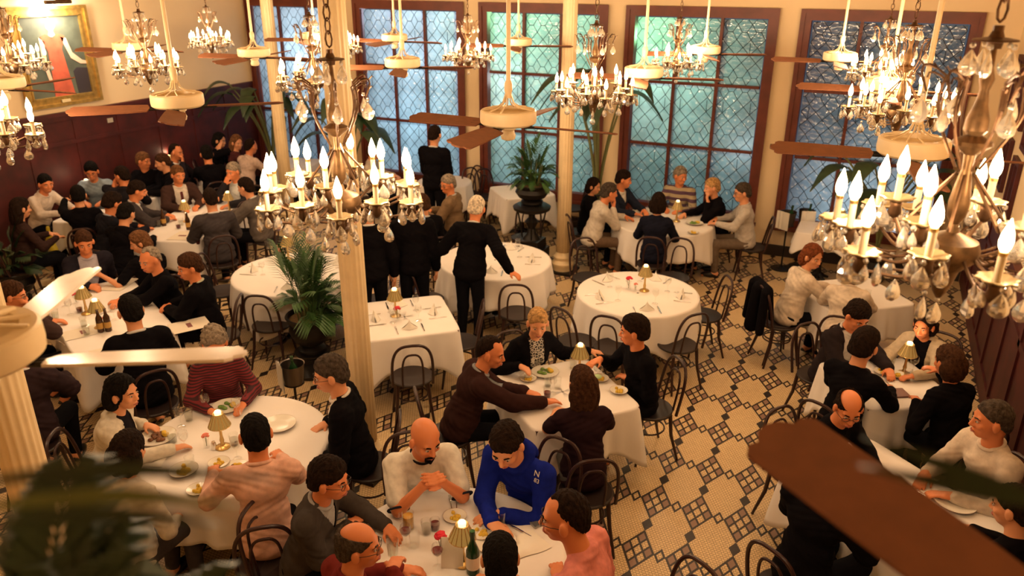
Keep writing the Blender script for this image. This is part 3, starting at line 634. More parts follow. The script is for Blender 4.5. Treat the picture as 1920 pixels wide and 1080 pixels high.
def make_bottle(gm, wine=False):
    o = empty('wine_bottle' if wine else 'beer_bottle'); s = 1.25 if wine else 1
    G().lathe([(.0, .0), (.032*s*.95, 0), (.033*s*.95, .01), (.033*s*.95, .125*s), (.028, .15*s), (.014, .18*s), (.013, .225*s), (.015, .228*s), (.015, .235*s), (.0, .236*s)], 20, cap=False).build('bottle_body', gm, o)
    G().lathe([(.0325*s, .04), (.0325*s, .10*s)], 20, cap=False).build('paper_label', PAPER if wine else mat('gold_label', (.5, .28, .06), .5), o)
    if wine: G().lathe([(.0165, .235*s), (.0165, .25*s-.045), (.0145, .20*s)], 14, cap=False).build('foil', mat('dark_foil', (.02, .06, .02), .4), o)
    return o
wg0, wgr, tb0, tbw, tbr = make_wine(), make_wine(REDW), make_tumbler(), make_tumbler(WATER), make_tumbler(REDW, .075)
tbr.name = 'juice_glass'
pl0, plf, plg, pls = make_plate(.13), make_plate(.135, FOODB), make_plate(.12, FOODG), make_plate(.075, YEL)
ca0, ca1 = make_carn(RED), make_carn(PINKF); fk0, kn0 = make_fork(), make_knife(); nk0 = make_napkin()
bb0, wb0 = make_bottle(mat('brown_bottle_glass', (.05, .018, .006), .12)), make_bottle(mat('green_bottle_glass', (.01, .05, .016), .1), True)
def put(proto, px, rz, label, cat, group=None, z=.7495):
    p = atz(*px, z) if len(px) == 2 and isinstance(px[0], int) else (px[0], px[1], z)
    return place(proto, p, rz, label=label, cat=cat, group=group)
# front table
FT = 'on the front round table'
put(wgr, (762, 1026), 0, 'red wine glass nearest the drinking man on the front table', 'glass'); put(wgr, (821, 1064), 0, 'red wine glass in front of the white menu card on the front table', 'glass')
put(tbr, (816, 992), 0, 'small glass of red juice behind the red roses on the front table', 'glass'); put(tbw, (800, 1000), 0, 'water glass between the beer mug and the juice glass', 'glass')
put(tbw, (940, 982), 0, 'water glass in the hand of the blue hoodie diner', 'glass')
put(wb0, (887, 1072), 0, 'green wine bottle with paper label beside the front lamp', 'wine bottle')
put(tb0, (778, 1024), 0, 'empty tumbler behind the red wine glass on the front table', 'glass')
mug = empty('beer_mug', (*atz(766, 990, .7495),)); tag(mug, 'glass mug of amber beer in front of the bald goateed man', 'mug')
G().lathe([(.0, .0), (.038, 0), (.038, .12), (.036, .12), (.035, .008), (.0, .008)], 20, cap=False).build('glass_body', CLEAR, mug); G().lathe([(.0, .009), (.0345, .009), (.0345, .095), (.0, .095)], 16, cap=False).build('beer', BEER, mug)
G().tube([(-.037, 0, .095), (-.065, 0, .09), (-.070, 0, .06), (-.060, 0, .03), (-.037, 0, .025)], .005, 6).build('handle', CLEAR, mug)
rose = put(ca0, (826, 1036), 0, 'deep red roses in a small vase against the menu card', 'flowers'); rose.scale = (1.3,)*3
def card(px, w, h, rz, label, tilt=0, z=.7495, name='menu_card', m=None):
    p = atz(*px, z); o = empty(name, p, rz); tag(o, label, 'menu'); R = np.array([[1, 0, 0], [0, cos(tilt), -sin(tilt)], [0, sin(tilt), cos(tilt)]])
    G().box(-w/2, w/2, 0, h, 0.0005, .003, R=R).build('sheet', m or PAPER, o, smooth=False)
    if h > .2: G().box(-w*.2, w*.2, h*.42, h*.55, .0031, .004, R=R).build('print_mark', MAROON, o, smooth=False)
    return o
card((848, 1066), .13, .19, radians(25), 'white menu card standing beside the front table lamp', radians(72))
put(pls, (853, 972), 0, 'small bread plate under the forks before the hoodie diner', 'plate'); put(pls, (903, 1002), .5, 'small plate behind the front table lamp', 'plate'); put(pl0, (928, 1018), 0, 'white side plate half hidden behind the dark haired diner', 'plate')
put(fk0, (848, 962), radians(35), 'left of the two crossed forks at the front table', 'fork'); put(fk0, (856, 962), radians(28), 'right of the two crossed forks at the front table', 'fork'); put(fk0, (955, 985), radians(-40), 'fork lying right of the hoodie diner hand', 'fork')
put(kn0, (1002, 1010), radians(75), 'knife on the napkin near the pink sweater diner', 'knife')
def flatnap(px, w, h, rz, label, z=.7495):
    p = atz(*px, z); g = G(); n = 10; vs = []
    for L in (0, 1):
        for j in range(n):
            for i in range(n):
                u, v = -1+2*i/(n-1), -1+2*j/(n-1); vs.append((u*w/2*(1+.08*sin(3*v)), v*h/2*(1+.08*sin(2*u)), .002+L*(.010+.006*sin(4*u+2*v)+.004*sin(7*v))*max(0, 1-max(abs(u), abs(v))**6)+.0005*L))
    fs = [(j*n+i, j*n+i+1, (j+1)*n+i+1, (j+1)*n+i) for j in range(n-1) for i in range(n-1)]; fs2 = [(a+n*n, b+n*n, c+n*n, d+n*n) for a, b, c, d in fs]; fs = [(d, c, b, a) for a, b, c, d in fs]
    o = g.add(vs, fs+fs2).build('napkin', NAPK, None, angle=None, loc=p, rz=rz); tag(o, label, 'napkin')
flatnap((985, 1022), .19, .24, radians(-35), 'crumpled white napkin between the lamp and the phone')
ph_ = empty('phone', atz(1001, 980, .7495), radians(60)); tag(ph_, 'small black and silver phone on the front table by the pink sweater', 'phone')
G().box(-.03, .03, -.055, .055, 0, .014).build('phone_body', mat('phone_silver', (.35, .34, .33), .3, .7), ph_, smooth=False); G().box(-.022, .022, .0, .045, .014, .016).build('screen', mat('phone_black', (.01, .01, .012), .15), ph_, smooth=False); G().box(-.022, .022, -.048, -.006, .014, .0155).build('keypad', mat('phone_keys', (.12, .12, .13), .4), ph_, smooth=False)
tag(G().sph((0, 0, .012), (.028, .018, .013), 10, 6).build('bread_crust', mat('bread', (.55, .30, .10), .8), loc=atz(727, 998, .7495)), 'bitten bread crust on the front tablecloth', 'bread')
put(tbw, (737, 1040), 0, 'water glass held by the drinking man in the red shirt', 'glass', z=1.02)
# lower left table
put(plf, (296, 822), .3, 'plate of meat beside the white cardigan woman', 'plate'); put(plg, (426, 765), 0, 'oval plate of food and lemon before the striped sweater woman', 'plate')
put(pl0, (523, 798), 0, 'almost empty oval plate left of the black suited man', 'plate'); put(pls, (411, 871), 0, 'small butter plate left of the pink shirt back', 'plate'); put(pls, (345, 886), 0, 'plate with lemon nearest the dark haired woman from behind', 'plate').scale = (1.3,)*3
put(plf, (440, 882), 1, 'plate half hidden by the pink shirted shoulder', 'plate').scale = (.8,)*3; put(pls, (372, 921), 0, 'small oval dish at the near edge of the lower left table', 'plate')
for px, pr, lab in [((340, 800), wg0, 'stemmed glass nearest the white cardigan woman'), ((355, 788), tbw, 'tall water glass left of the bronze lamp'), ((388, 775), wg0, 'wine glass behind the bronze lamp'), ((348, 845), wg0, 'stemmed glass in the middle of the lower left table'),
        ((358, 878), tb0, 'empty tumbler near the dark haired woman'), ((325, 830), tbw, 'glass touching the meat plate'), ((446, 782), wg0, 'wine glass right of the bronze lamp'), ((440, 835), tbw, 'short water glass beside the lamp base'), ((445, 860), wg0, 'stemmed glass before the pink shirt man'), ((460, 790), tb0, 'glass between lamp and empty oval plate')]:
    put(pr, px, 0, lab, 'glass')
put(ca1, (388, 838), 0, 'small pink rose vase left of the bronze lamp', 'flowers')
flatnap((290, 862), .16, .18, .5, 'folded white napkin beside the lemon dish lower left')
put(fk0, (300, 925), radians(100), 'fork at the near edge of the lower left table', 'fork')
sh_ = G().lathe([(.0, 0), (.02, 0), (.018, .05), (.012, .065), (.0, .07)], 12, cap=False); tag(sh_.build('salt_shaker', SILVER, loc=atz(402, 842, .7495)), 'silver salt shaker at the foot of the bronze lamp', 'shaker')
# empty square table
def setting(key, ang, r, tdesc, w=True, nk=True):
    c = TB[key][0]; d = np.array([cos(ang), sin(ang)]); s = np.array([-d[1], d[0]]); rz = ang+pi/2
    if nk: p = c+d*r; put(nk0, (p[0], p[1]), rz, 'folded standing napkin on the '+tdesc, 'napkin', 'napkins on the '+tdesc)
    p = c+d*r+s*.13; put(kn0, (p[0]+d[0]*.1, p[1]+d[1]*.1), rz, 'knife set on the '+tdesc, 'knife', 'knives on the '+tdesc); p = c+d*r-s*.13; put(fk0, (p[0]+d[0]*.1, p[1]+d[1]*.1), rz, 'fork set on the '+tdesc, 'fork', 'forks on the '+tdesc)
    if w: p = c+d*(r-.17)+s*.12; put(wg0, (p[0], p[1]), 0, 'empty stemmed glass on the '+tdesc, 'glass', 'stemmed glasses on the '+tdesc)
for a in (45, 135, 225, 315): setting('square', radians(a+87), .31, 'empty square table')
for a in (10, 82, 154, 226, 298): setting('round', radians(a), .48, 'empty round table')
for a in (200, 300, 60): setting('rleft', radians(a), .52, 'round table behind the palm')
for a in (290, 20, 90): setting('waiter', radians(a), .46, 'waiter side round table')
put(ca0, (745, 600), 0, 'red carnation in a glass vase on the empty square table', 'flowers').scale = (1.3,)*3; put(ca0, (1178, 542), 0, 'red carnation in a vase left of the lamp on the empty round table', 'flowers').scale = (1.3,)*3
put(ca1, (1191, 545), 0, 'pink flower in a low vase between carnation and lamp', 'flowers').scale = (.8,)*3; put(ca1, (522, 490), 0, 'pink roses in a vase left of the palm table lamp', 'flowers').scale = (1.4,)*3
put(tb0, (503, 466), 0, 'water glass at the back of the palm side table', 'glass'); put(tb0, (971, 462), 0, 'glass on the waiter side table near the pedestal plant', 'glass')
# middle table
put(plg, (1022, 700), 0, 'dinner plate before the blonde woman in a black cardigan', 'plate'); put(pls, (990, 712), 0, 'saucer of the coffee cup at the middle table', 'plate')
cp_ = empty('coffee_cup', atz(990, 710, .756)); tag(cp_, 'white coffee cup on its saucer at the middle table', 'cup'); G().lathe([(.0, .004), (.02, .004), (.036, .05), (.034, .05), (.019, .007), (.0, .007)], 18, cap=False).build('cup_body', PLATE, cp_); G().tube([(.034, 0, .04), (.052, 0, .035), (.05, 0, .018), (.028, 0, .014)], .004, 6).build('handle', PLATE, cp_)
put(tbw, (1027, 724), 0, 'water glass in the middle of the four diners', 'glass'); put(tbr, (1026, 744), 0, 'small red drink at the brown jacket man hands', 'glass'); put(tb0, (1045, 728), 0, 'tumbler touching the long haired woman', 'glass'); put(wg0, (1036, 738), 0, 'stemmed glass right of the red drink', 'glass')
put(pls, (1125, 712), 0, 'saucer of the green dessert before the dark shirted man', 'plate'); ds = put(wg0, (1121, 706), 0, 'glass coupe of green dessert held by the dark shirted man', 'glass'); ds.scale = (1.2, 1.2, .6)
tag(G().sph((0, 0, 0), (.035, .035, .014), 12, 6).build('green_dessert', mat('mint', (.35, .5, .25), .6), loc=atz(1121, 706, .845)), 'green sorbet in the coupe at the middle table', 'dessert')
put(pls, (1160, 735), 0, 'bread dish at the right corner of the middle table', 'plate'); put(tbw, (1075, 690), 0, 'short glass beside the low lamp at the middle table', 'glass')
# window table
for i, (px, pr, lab) in enumerate([((1215, 388), wg0, 'stemmed glass by the argyle sweater man'), ((1290, 402), wg0, 'stemmed glass right of the window table lamp'), ((1300, 385), tbw, 'glass at the far right of the window table'), ((1240, 395), tbw, 'glass left of the window table lamp'), ((1302, 420), plg, 'plate with salad before the black suited woman'), ((1175, 405), tbr, 'dark drink before the white shirted back'), ((1182, 397), tbr, 'second dark drink before the white shirted back'), ((1300, 438), pls, 'small plate at the near side of the window table'), ((1255, 432), wg0, 'stemmed glass near the navy sweater back'), ((1205, 400), pl0, 'white plate by the navy sweater diner')]):
    put(pr, px, 0, lab, 'plate' if pr in (plg, pls, pl0) else 'glass')
# long left table
for px, w, h, rz, lab in [((118, 632), .24, .36, -27, 'cream menu with maroon print nearest the left of the long table'), ((170, 668), .24, .36, -30, 'cream menu with maroon print at the near corner of the long table'), ((205, 545), .26, .38, 20, 'cream menu lying at the far end of the long table'), ((320, 618), .28, .36, -30, 'cream menu at the right end under folded hands')]:
    card(px, w, h, radians(rz), lab)
for px, pr, lab in [((105, 597), tbw, 'square tumbler beside the bottle on the long left table'), ((122, 575), wg0, 'wine glass left of the lamps on the long table'), ((163, 628), tbw, 'tall glass in front of the lamps'), ((158, 612), tbw, 'second tall glass in front of the lamps'), ((150, 585), tbr, 'glass with rose coloured drink by the left lamp'), ((132, 590), wg0, 'stemmed glass between bottle and lamp'), ((215, 600), wg0, 'stemmed glass by the black sleeved hand')]:
    put(pr, px, 0, lab, 'glass')
put(bb0, (87, 598), 0, 'brown beer bottle at the left end of the long table', 'bottle'); put(bb0, (190, 622), 0, 'left of two brown bottles before the black suited back', 'bottle'); put(bb0, (204, 620), 0, 'right of two brown bottles before the black suited back', 'bottle')
put(fk0, (122, 648), radians(75), 'fork on the bare cloth of the long left table', 'fork'); put(ca0, (143, 568), 0, 'red carnation left of the two brass lamps', 'flowers'); put(ca1, (200, 612), 0, 'orange flower vase between the two brown bottles', 'flowers')
# back table
put(bb0, (308, 423), 0, 'left brown beer bottle on the long back table', 'bottle'); put(bb0, (354, 430), 0, 'right brown beer bottle on the long back table', 'bottle')
for px, pr, lab in [((335, 428), tbr, 'amber drink between the beer bottles'), ((340, 422), tbw, 'water glass behind the amber drink'), ((298, 425), tbw, 'glass left of the left beer bottle'), ((430, 405), tbw, 'glass near the far lamp of the back table'), ((283, 352), tb0, 'tumbler on the wall table behind the suited men')]: put(pr, px, 0, lab, 'glass')
card((272, 425), .26, .36, radians(100), 'large menu held up at the near side of the back table', radians(50)); card((330, 450), .26, .36, radians(20), 'menu lying at the near corner of the back table')
# right tables
for px, pr, lab in [((1668, 690), tbw, 'glass left of the lamp on the right table'), ((1710, 700), wg0, 'stemmed glass right of the lamp on the right table'), ((1700, 712), tbw, 'glass at the gesturing woman elbow'), ((1655, 700), pls, 'dish of yellow butter on the right table'), ((1680, 705), pls, 'second dish of yellow butter on the right table'), ((1790, 945), pl0, 'plate on the table of the white shirted man'), ((1660, 675), tbr, 'red drink near the white cardigan woman'), ((1625, 560), tbw, 'glass on the cloth of the white bloused diners')]:
    put(pr, px, 0, lab, 'plate' if pr in (pls, pl0) else 'glass')
tag(G().box(-.09, .09, -.07, .07, 0, .012).build('bill_folder', mat('folder_brown', (.16, .05, .03), .5), smooth=False, loc=atz(1680, 738, .7495), rz=.5), 'brown bill folder at the near edge of the right lamp table', 'folder')
put(kn0, (1765, 945), radians(60), 'knife near the white shirted man', 'knife'); put(fk0, (1735, 935), radians(100), 'fork near the brown blade edge on the right table', 'fork')
put(ca0, (975, 357), 0, 'red flower on the small window table', 'flowers')

# ------------------------------------------------------------ empty chairs
for px, key, lab in [((772, 705), 'square', 'empty chair with its back to the camera at the empty square table'), ((862, 640), 'square', 'empty chair right of the empty square table'), ((712, 562), 'square', 'empty chair on the far side of the empty square table'),
        ((1082, 640), 'round', 'empty chair left of the empty round table'), ((1150, 650), 'round', 'empty chair behind the dark shirted man at the empty round table'), ((1262, 640), 'round', 'empty chair at the near right of the empty round table'), ((1318, 590), 'round', 'empty chair right of the empty round table'),
        ((1105, 520), 'round', 'empty chair far left of the empty round table'), ((1262, 520), 'round', 'empty chair on the far side of the empty round table'),
        ((985, 445), 'waiter', 'empty chair behind the waiter side round table'), ((820, 470), 'waiter', 'empty chair far left of the waiter side round table'),
        ((535, 580), 'rleft', 'empty chair between palm and the table behind it'), ((418, 545), 'rleft', 'empty chair left of the table behind the palm'), ((478, 440), 'rleft', 'empty chair at the back of the table behind the palm'),
        ((902, 365), 'win', 'empty chair left of the small window table'), ((955, 352), 'win', 'empty chair against the third window'), ((1080, 385), 'win', 'empty chair between the pedestal and the slim column'),
        ((862, 365), 'winl', 'empty chair at the pier table near the suited grey haired man')]:
    p = atz(*px, .46); p[1] = min(p[1], YW-.42); c = TB[key][0]; d = np.array([p[0], p[1]])-c; L = np.linalg.norm(d); kmin = (TB[key][2]+.10) if TB[key][1] == 'round' else .52
    if L < kmin: d = d/L*kmin
    q = c+d; q[1] = min(q[1], YW-.36); chair_at(q[0], q[1], yaw_to(q, c), lab)
CHB = chair0

# ------------------------------------------------------------ plants
def frond(g, base, d, L, droop, nl, lw, up=.7, mi=0, sp=None, t0_=.30):
    d = np.array(d, float); d /= np.linalg.norm(d); pts = []; s_ = np.array([-d[1], d[0], 0]); s_ /= np.linalg.norm(s_)+1e-9
    for t in np.linspace(0, 1, 12): pts.append(np.array(base)+np.array([d[0], d[1], 0])*L*t*(.35+.65*t)*((1-up*.4) if sp is None else sp)+np.array([0, 0, 1])*L*(up*t*1.3-droop*t*t))
    g.tube(pts, [.006*(1-.8*i/11)+.001 for i in range(12)], 4, mi=mi)
    for i in range(nl):
        t = t0_+(1-t0_)*i/nl; k = t*11; a = int(min(k, 10)); p = pts[a]+(pts[a+1]-pts[a])*(k-a); tg = pts[a+1]-pts[a]; tg /= np.linalg.norm(tg)+1e-9
        ll = L*.40*(sin(pi*min(1, .25+t*.62)))+.03
        for sg in (-1, 1):
            q = s_*sg*.62+tg*.9+np.array([0, 0, -.12]); q /= np.linalg.norm(q); w = np.cross(q, (0, 0, 1)); w = w/(np.linalg.norm(w)+1e-9)*lw
            m_ = p+q*ll*.5+np.array([0, 0, .01]); e = p+q*ll+np.array([0, 0, -.22*ll]); g.add([p, m_+w, e, m_-w, m_+np.array([0, 0, -.004])], [(0, 1, 2, 3), (0, 4, 1), (1, 4, 2), (2, 4, 3), (3, 4, 0)], mi)
def palm(name, loc, n, L, label, m=None, cat='plant', lw=.011, nl=16, base_r=.10, seed=1, stems=10, hmin=.0, spread=1.0):
    o = empty(name, loc); tag(o, label, cat); rr = random.Random(seed)
    for i in range(n):
        a = rr.uniform(0, 2*pi); u = rr.uniform(.35, 1.0); g = G(); r = rr.uniform(0, base_r)
        frond(g, (r*cos(a), r*sin(a), hmin*rr.random()), (cos(a), sin(a), 0), L*rr.uniform(.55, 1.1), .45*(1.1-u)+.10, nl, lw, up=u, sp=spread*(1.25-u), t0_=.46); g.build('frond', m or LEAF, o, smooth=False)
    g = G()
    for i in range(stems): a = rr.uniform(0, 6.28); r = rr.uniform(0, base_r); g.tube([(r*cos(a), r*sin(a), 0), (r*1.6*cos(a), r*1.6*sin(a), L*.5)], .007, 5)
    g.build('stems', STEMG, o); return o
def urn(o, r, h, z0=0):
    G().lathe([(r*.45, z0), (r*.62, z0+.02), (r*.62, z0+.05), (r*.40, z0+.09), (r*.75, z0+h*.35), (r*.95, z0+h*.6), (r*.86, z0+h*.78), (r*1.0, z0+h*.9), (r*1.06, z0+h*.97), (r*1.02, z0+h), (r*.94, z0+h*.98), (r*.9, z0+h*.88), (.0, z0+h*.87)], 32, cap=False).build('urn', IRON, o)
    G().lathe([(.0, z0+h*.90), (r*.5, z0+h*.91), (r*.91, z0+h*.89)], 24, cap=False).build('soil', SOIL, o)
pc = atz(598, 690, 0); pc = (pc[0]-.02, pc[1]-.05, 0)
st = empty('plant_pot', pc); tag(st, 'large black iron urn beside the big column base', 'pot'); urn(st, .235, .44, .22)
G().lathe([(.26, 0), (.27, .04), (.20, .07), (.13, .12), (.13, .18), (.19, .22), (.19, .235)], 28).build('stand', IRON, st)
palm('potted_palm', (pc[0], pc[1], .61), 52, .78, 'bushy green parlour palm growing in the black urn by the column', seed=4, nl=11, lw=.012, base_r=.13, spread=.55)
# pedestal palm by the windows
wp = atz(1008, 430, 0.0); wp = np.array([-4.26, 9.76, 0])
pd = empty('plant_pedestal', wp); tag(pd, 'ornate black iron pedestal holding the window palm', 'pedestal')
G().box(-.20, .20, -.20, .20, 0, .32).box(-.16, .16, -.16, .16, .32, .46).build('plinth', IRON, pd, smooth=False)
g = G().lathe([(.13, .46), (.07, .54), (.05, .62), (.08, .68), (.10, .72), (.045, .78), (.05, .86), (.14, .90)], 20)
for k in range(4): a = k*pi/2+.4; g.tube([(.13*cos(a), .13*sin(a), .48), (.16*cos(a), .16*sin(a), .68), (.20*cos(a), .20*sin(a), .88)], .012, 6)
g.build('baluster', IRON, pd); G().lathe([(.22, .88), (.26, .90), (.27, .94), (.22, .97), (.19, .975)], 28).build('bowl_rim', IRON, pd)
up_ = empty('plant_pot', (wp[0], wp[1], .975)); tag(up_, 'black urn standing on the iron pedestal by the third window', 'pot'); urn(up_, .25, .30)
palm('potted_palm', (wp[0], wp[1], 1.25), 40, .62, 'compact palm in the urn on the pedestal before the third window', seed=9, nl=9, lw=.011, base_r=.10, spread=.5)
def banana(loc, n, H, label, seed, m, z0=.45, spread=.5, hmin=.6):
    o = empty('banana_plant', loc); tag(o, label, 'plant'); rr = random.Random(seed)
    urn(o, .24, .42)
    for i in range(n):
        a = rr.uniform(0, 6.28); a = -a if sin(a) > .1 else a; h = H*rr.uniform(hmin, 1); sp = spread*rr.uniform(.4, 1.1); pts = [(0, 0, .38)]
        for t in np.linspace(.1, 1, 9): pts.append((sp*t*t*cos(a), sp*t*t*sin(a), .38+h*t-.08*t*t))
        st_ = G().tube(pts, [.022*(1-.6*j/9)+.003 for j in range(10)], 6).build('leaf_stalk', STEMG, o)
        P = np.array(pts[-1]); d = np.array([cos(a), sin(a), 0]); s_ = np.array([-sin(a), cos(a), 0]); L = rr.uniform(.45, .75); vs = []; K = 10
        for j in range(K+1):
            t = j/K; c = P+d*L*t*.85+np.array([0, 0, .10*sin(t*pi)-.30*L*t*t*1.6]); w = .13*sin(pi*(.06+.94*t)**.8)+.004
            vs += [c-s_*w+np.array([0, 0, -.03]), c, c+s_*w+np.array([0, 0, -.03]), c-np.array([0, 0, .006])]
        fs = []
        for j in range(K):
            q = 4*j; fs += [(q, q+1, q+5, q+4), (q+1, q+2, q+6, q+5), (q+3, q, q+4, q+7), (q+2, q+3, q+7, q+6)]
        G().add(vs, fs).build('leaf', m, o)
    return o
banana((-3.72, 11.0, 0), 9, 2.45, 'tall banana plant against the pier between third and fourth windows', 5, LEAFD, spread=.5, hmin=.82)
banana((-10.25, 11.25, 0), 11, 1.9, 'dark leafy plant in the corner by the first window', 6, LEAFD, spread=.6)
banana((-8.2, 10.9, 0), 10, 1.8, 'leafy plant behind the slim left column', 8, LEAFD, spread=.6)
banana((.25, 11.4, 0), 11, 1.75, 'palm like plant silhouetted in front of the fifth window', 12, LEAFD, spread=.8)
pl_ = atz(20, 500, .5); o = palm('potted_palm', (pl_[0], pl_[1], .45), 20, .6, 'dark potted palm at the left edge of the dining room', LEAFD, seed=21); urn(o, .25, .42, -.42)
# blurred foliage right under the balcony rail
def near_bush(name, c, n, L, label, seed, m):
    o = empty(name, c); tag(o, label, 'plant'); rr = random.Random(seed)
    G().lathe([(.10, -.38), (.13, -.36), (.16, -.10), (.165, -.08), (.14, -.08), (.13, -.12), (.0, -.12)], 20, cap=False).build('planter', IRON, o)
    for i in range(n):
        a = rr.uniform(0, 2*pi); g = G(); frond(g, (rr.uniform(-.06, .06), rr.uniform(-.06, .06), -.12), (cos(a), sin(a), 0), L*rr.uniform(.6, 1.1), rr.uniform(.2, .7), 12, .014, up=rr.uniform(.3, .8)); g.build('frond', m, o, smooth=False)
def camp(px, py, dist):
    v = RW@_cv(px, py); return np.array([0, 0, CAM_H])+v*dist
b_ = camp(25, 1165, .95); b_z = b_[2]-.38; near_bush('railing_plant', b_, 34, .20, 'blurred dark foliage at the lower left corner close to the viewer', 31, LEAFD)
b_ = camp(170, 935, .62)
fr = empty('leaf_spray', camp(-40, 905, .62)); tag(fr, 'blurred long leaves reaching in from the left over the dining room', 'plant')
for k, (dx, dz, L) in enumerate([(0, 0, .19), (0, -.02, .165), (.0, -.035, .15)]):
    g = G(); r_, f_ = RW[:, 0], RW[:, 2]; P0 = np.array([0, 0, dz]); pts = [P0+r_*L*t+np.array([0, 0, .01*sin(t*3)]) for t in np.linspace(0, 1, 8)]; vs = []
    for j, p in enumerate(pts): w = .0065*sin(pi*(.1+.9*j/7)); vs += [p+np.array([0, 0, w]), p+f_*.003, p-np.array([0, 0, w]), p-f_*.001]
    fs = []
    for j in range(7): q = 4*j; fs += [(q, q+1, q+5, q+4), (q+1, q+2, q+6, q+5), (q+2, q+3, q+7, q+6), (q+3, q, q+4, q+7)]
    g.add(vs, fs).build('leaf', [LEAFD, LEAFL, LEAFD][k], fr)
fr = empty('leaf_spray', camp(2000, 905, .65)); tag(fr, 'blurred leaf streak at the lower right edge', 'plant')
for k in range(2):
    r_, f_ = RW[:, 0], RW[:, 2]; g = G(); pts = [-r_*.14*t+np.array([0, 0, .055*t*(1 if k else .6)-.02]) for t in np.linspace(0, 1, 8)]; vs = []
    for j, p in enumerate(pts): w = .007*sin(pi*(.1+.9*j/7)); vs += [p+np.array([0, 0, w]), p+f_*.003, p-np.array([0, 0, w]), p-f_*.001]
    fs = []
    for j in range(7): q = 4*j; fs += [(q, q+1, q+5, q+4), (q+1, q+2, q+6, q+5), (q+2, q+3, q+7, q+6), (q+3, q, q+4, q+7)]
    g.add(vs, fs).build('leaf', LEAFD, fr)
# ice bucket stands
for k, (px, lab) in enumerate([((1478, 405), 'left ice bucket on a stand with white cloth under the fifth window'), ((1512, 402), 'right ice bucket on a stand holding bottles under the fifth window'), ((545, 700), 'ice bucket with a green bottle and white cloth beside the palm urn')]):
    p = atz(*px, .80) if k < 2 else atz(548, 688, .62); zb = .66 if k < 2 else .45
    o = empty('ice_bucket_stand', (p[0], p[1], 0)); tag(o, lab, 'ice bucket')
    G().lathe([(.15, 0), (.15, .012), (.03, .03), (.012, .05), (.012, zb-.04), (.06, zb-.02), (.095, zb)], 20).build('stand', IRON, o)
    G().lathe([(.0, zb+.005), (.085, zb+.005), (.11, zb+.20), (.115, zb+.205), (.105, zb+.2), (.08, zb+.02), (.0, zb+.02)], 24, cap=False).build('bucket', mat('bucket_steel', (.12, .10, .09), .3, .9), o)
    b = dup(wb0); tag(b, 'green bottle standing in the '+lab.split(' with')[0].split(' holding')[0].split(' on')[0]+(' by the palm' if k == 2 else ' under the fifth window'), 'wine bottle')
    if '_used' in b: del b['_used']
    b.location = (p[0]+.02, p[1], zb+.025); b.rotation_euler = (.18, .1, 0)
    g = G(); n = 8; vs = [(-.1+.2*i/7, .11+.012*sin(3*i), zb+.22-(.26*j/5 if j else 0)) for j in range(6) for i in range(n)]; vs += [(x, y+.006, z) for x, y, z in vs]; q = 48
    fs = [(j*n+i, j*n+i+1, (j+1)*n+i+1, (j+1)*n+i) for j in range(5) for i in range(n-1)]; fs += [(a+q, d+q, c+q, b_2+q) for a, b_2, c, d in fs]
    c = g.add(vs, fs).build('service_cloth', NAPK, None, loc=(p[0], p[1], 0), rz=[2.6, -2.8, 2.5][k]); tag(c, 'white service cloth hung on the '+['left', 'right', 'palm side'][k]+' ice bucket', 'napkin')
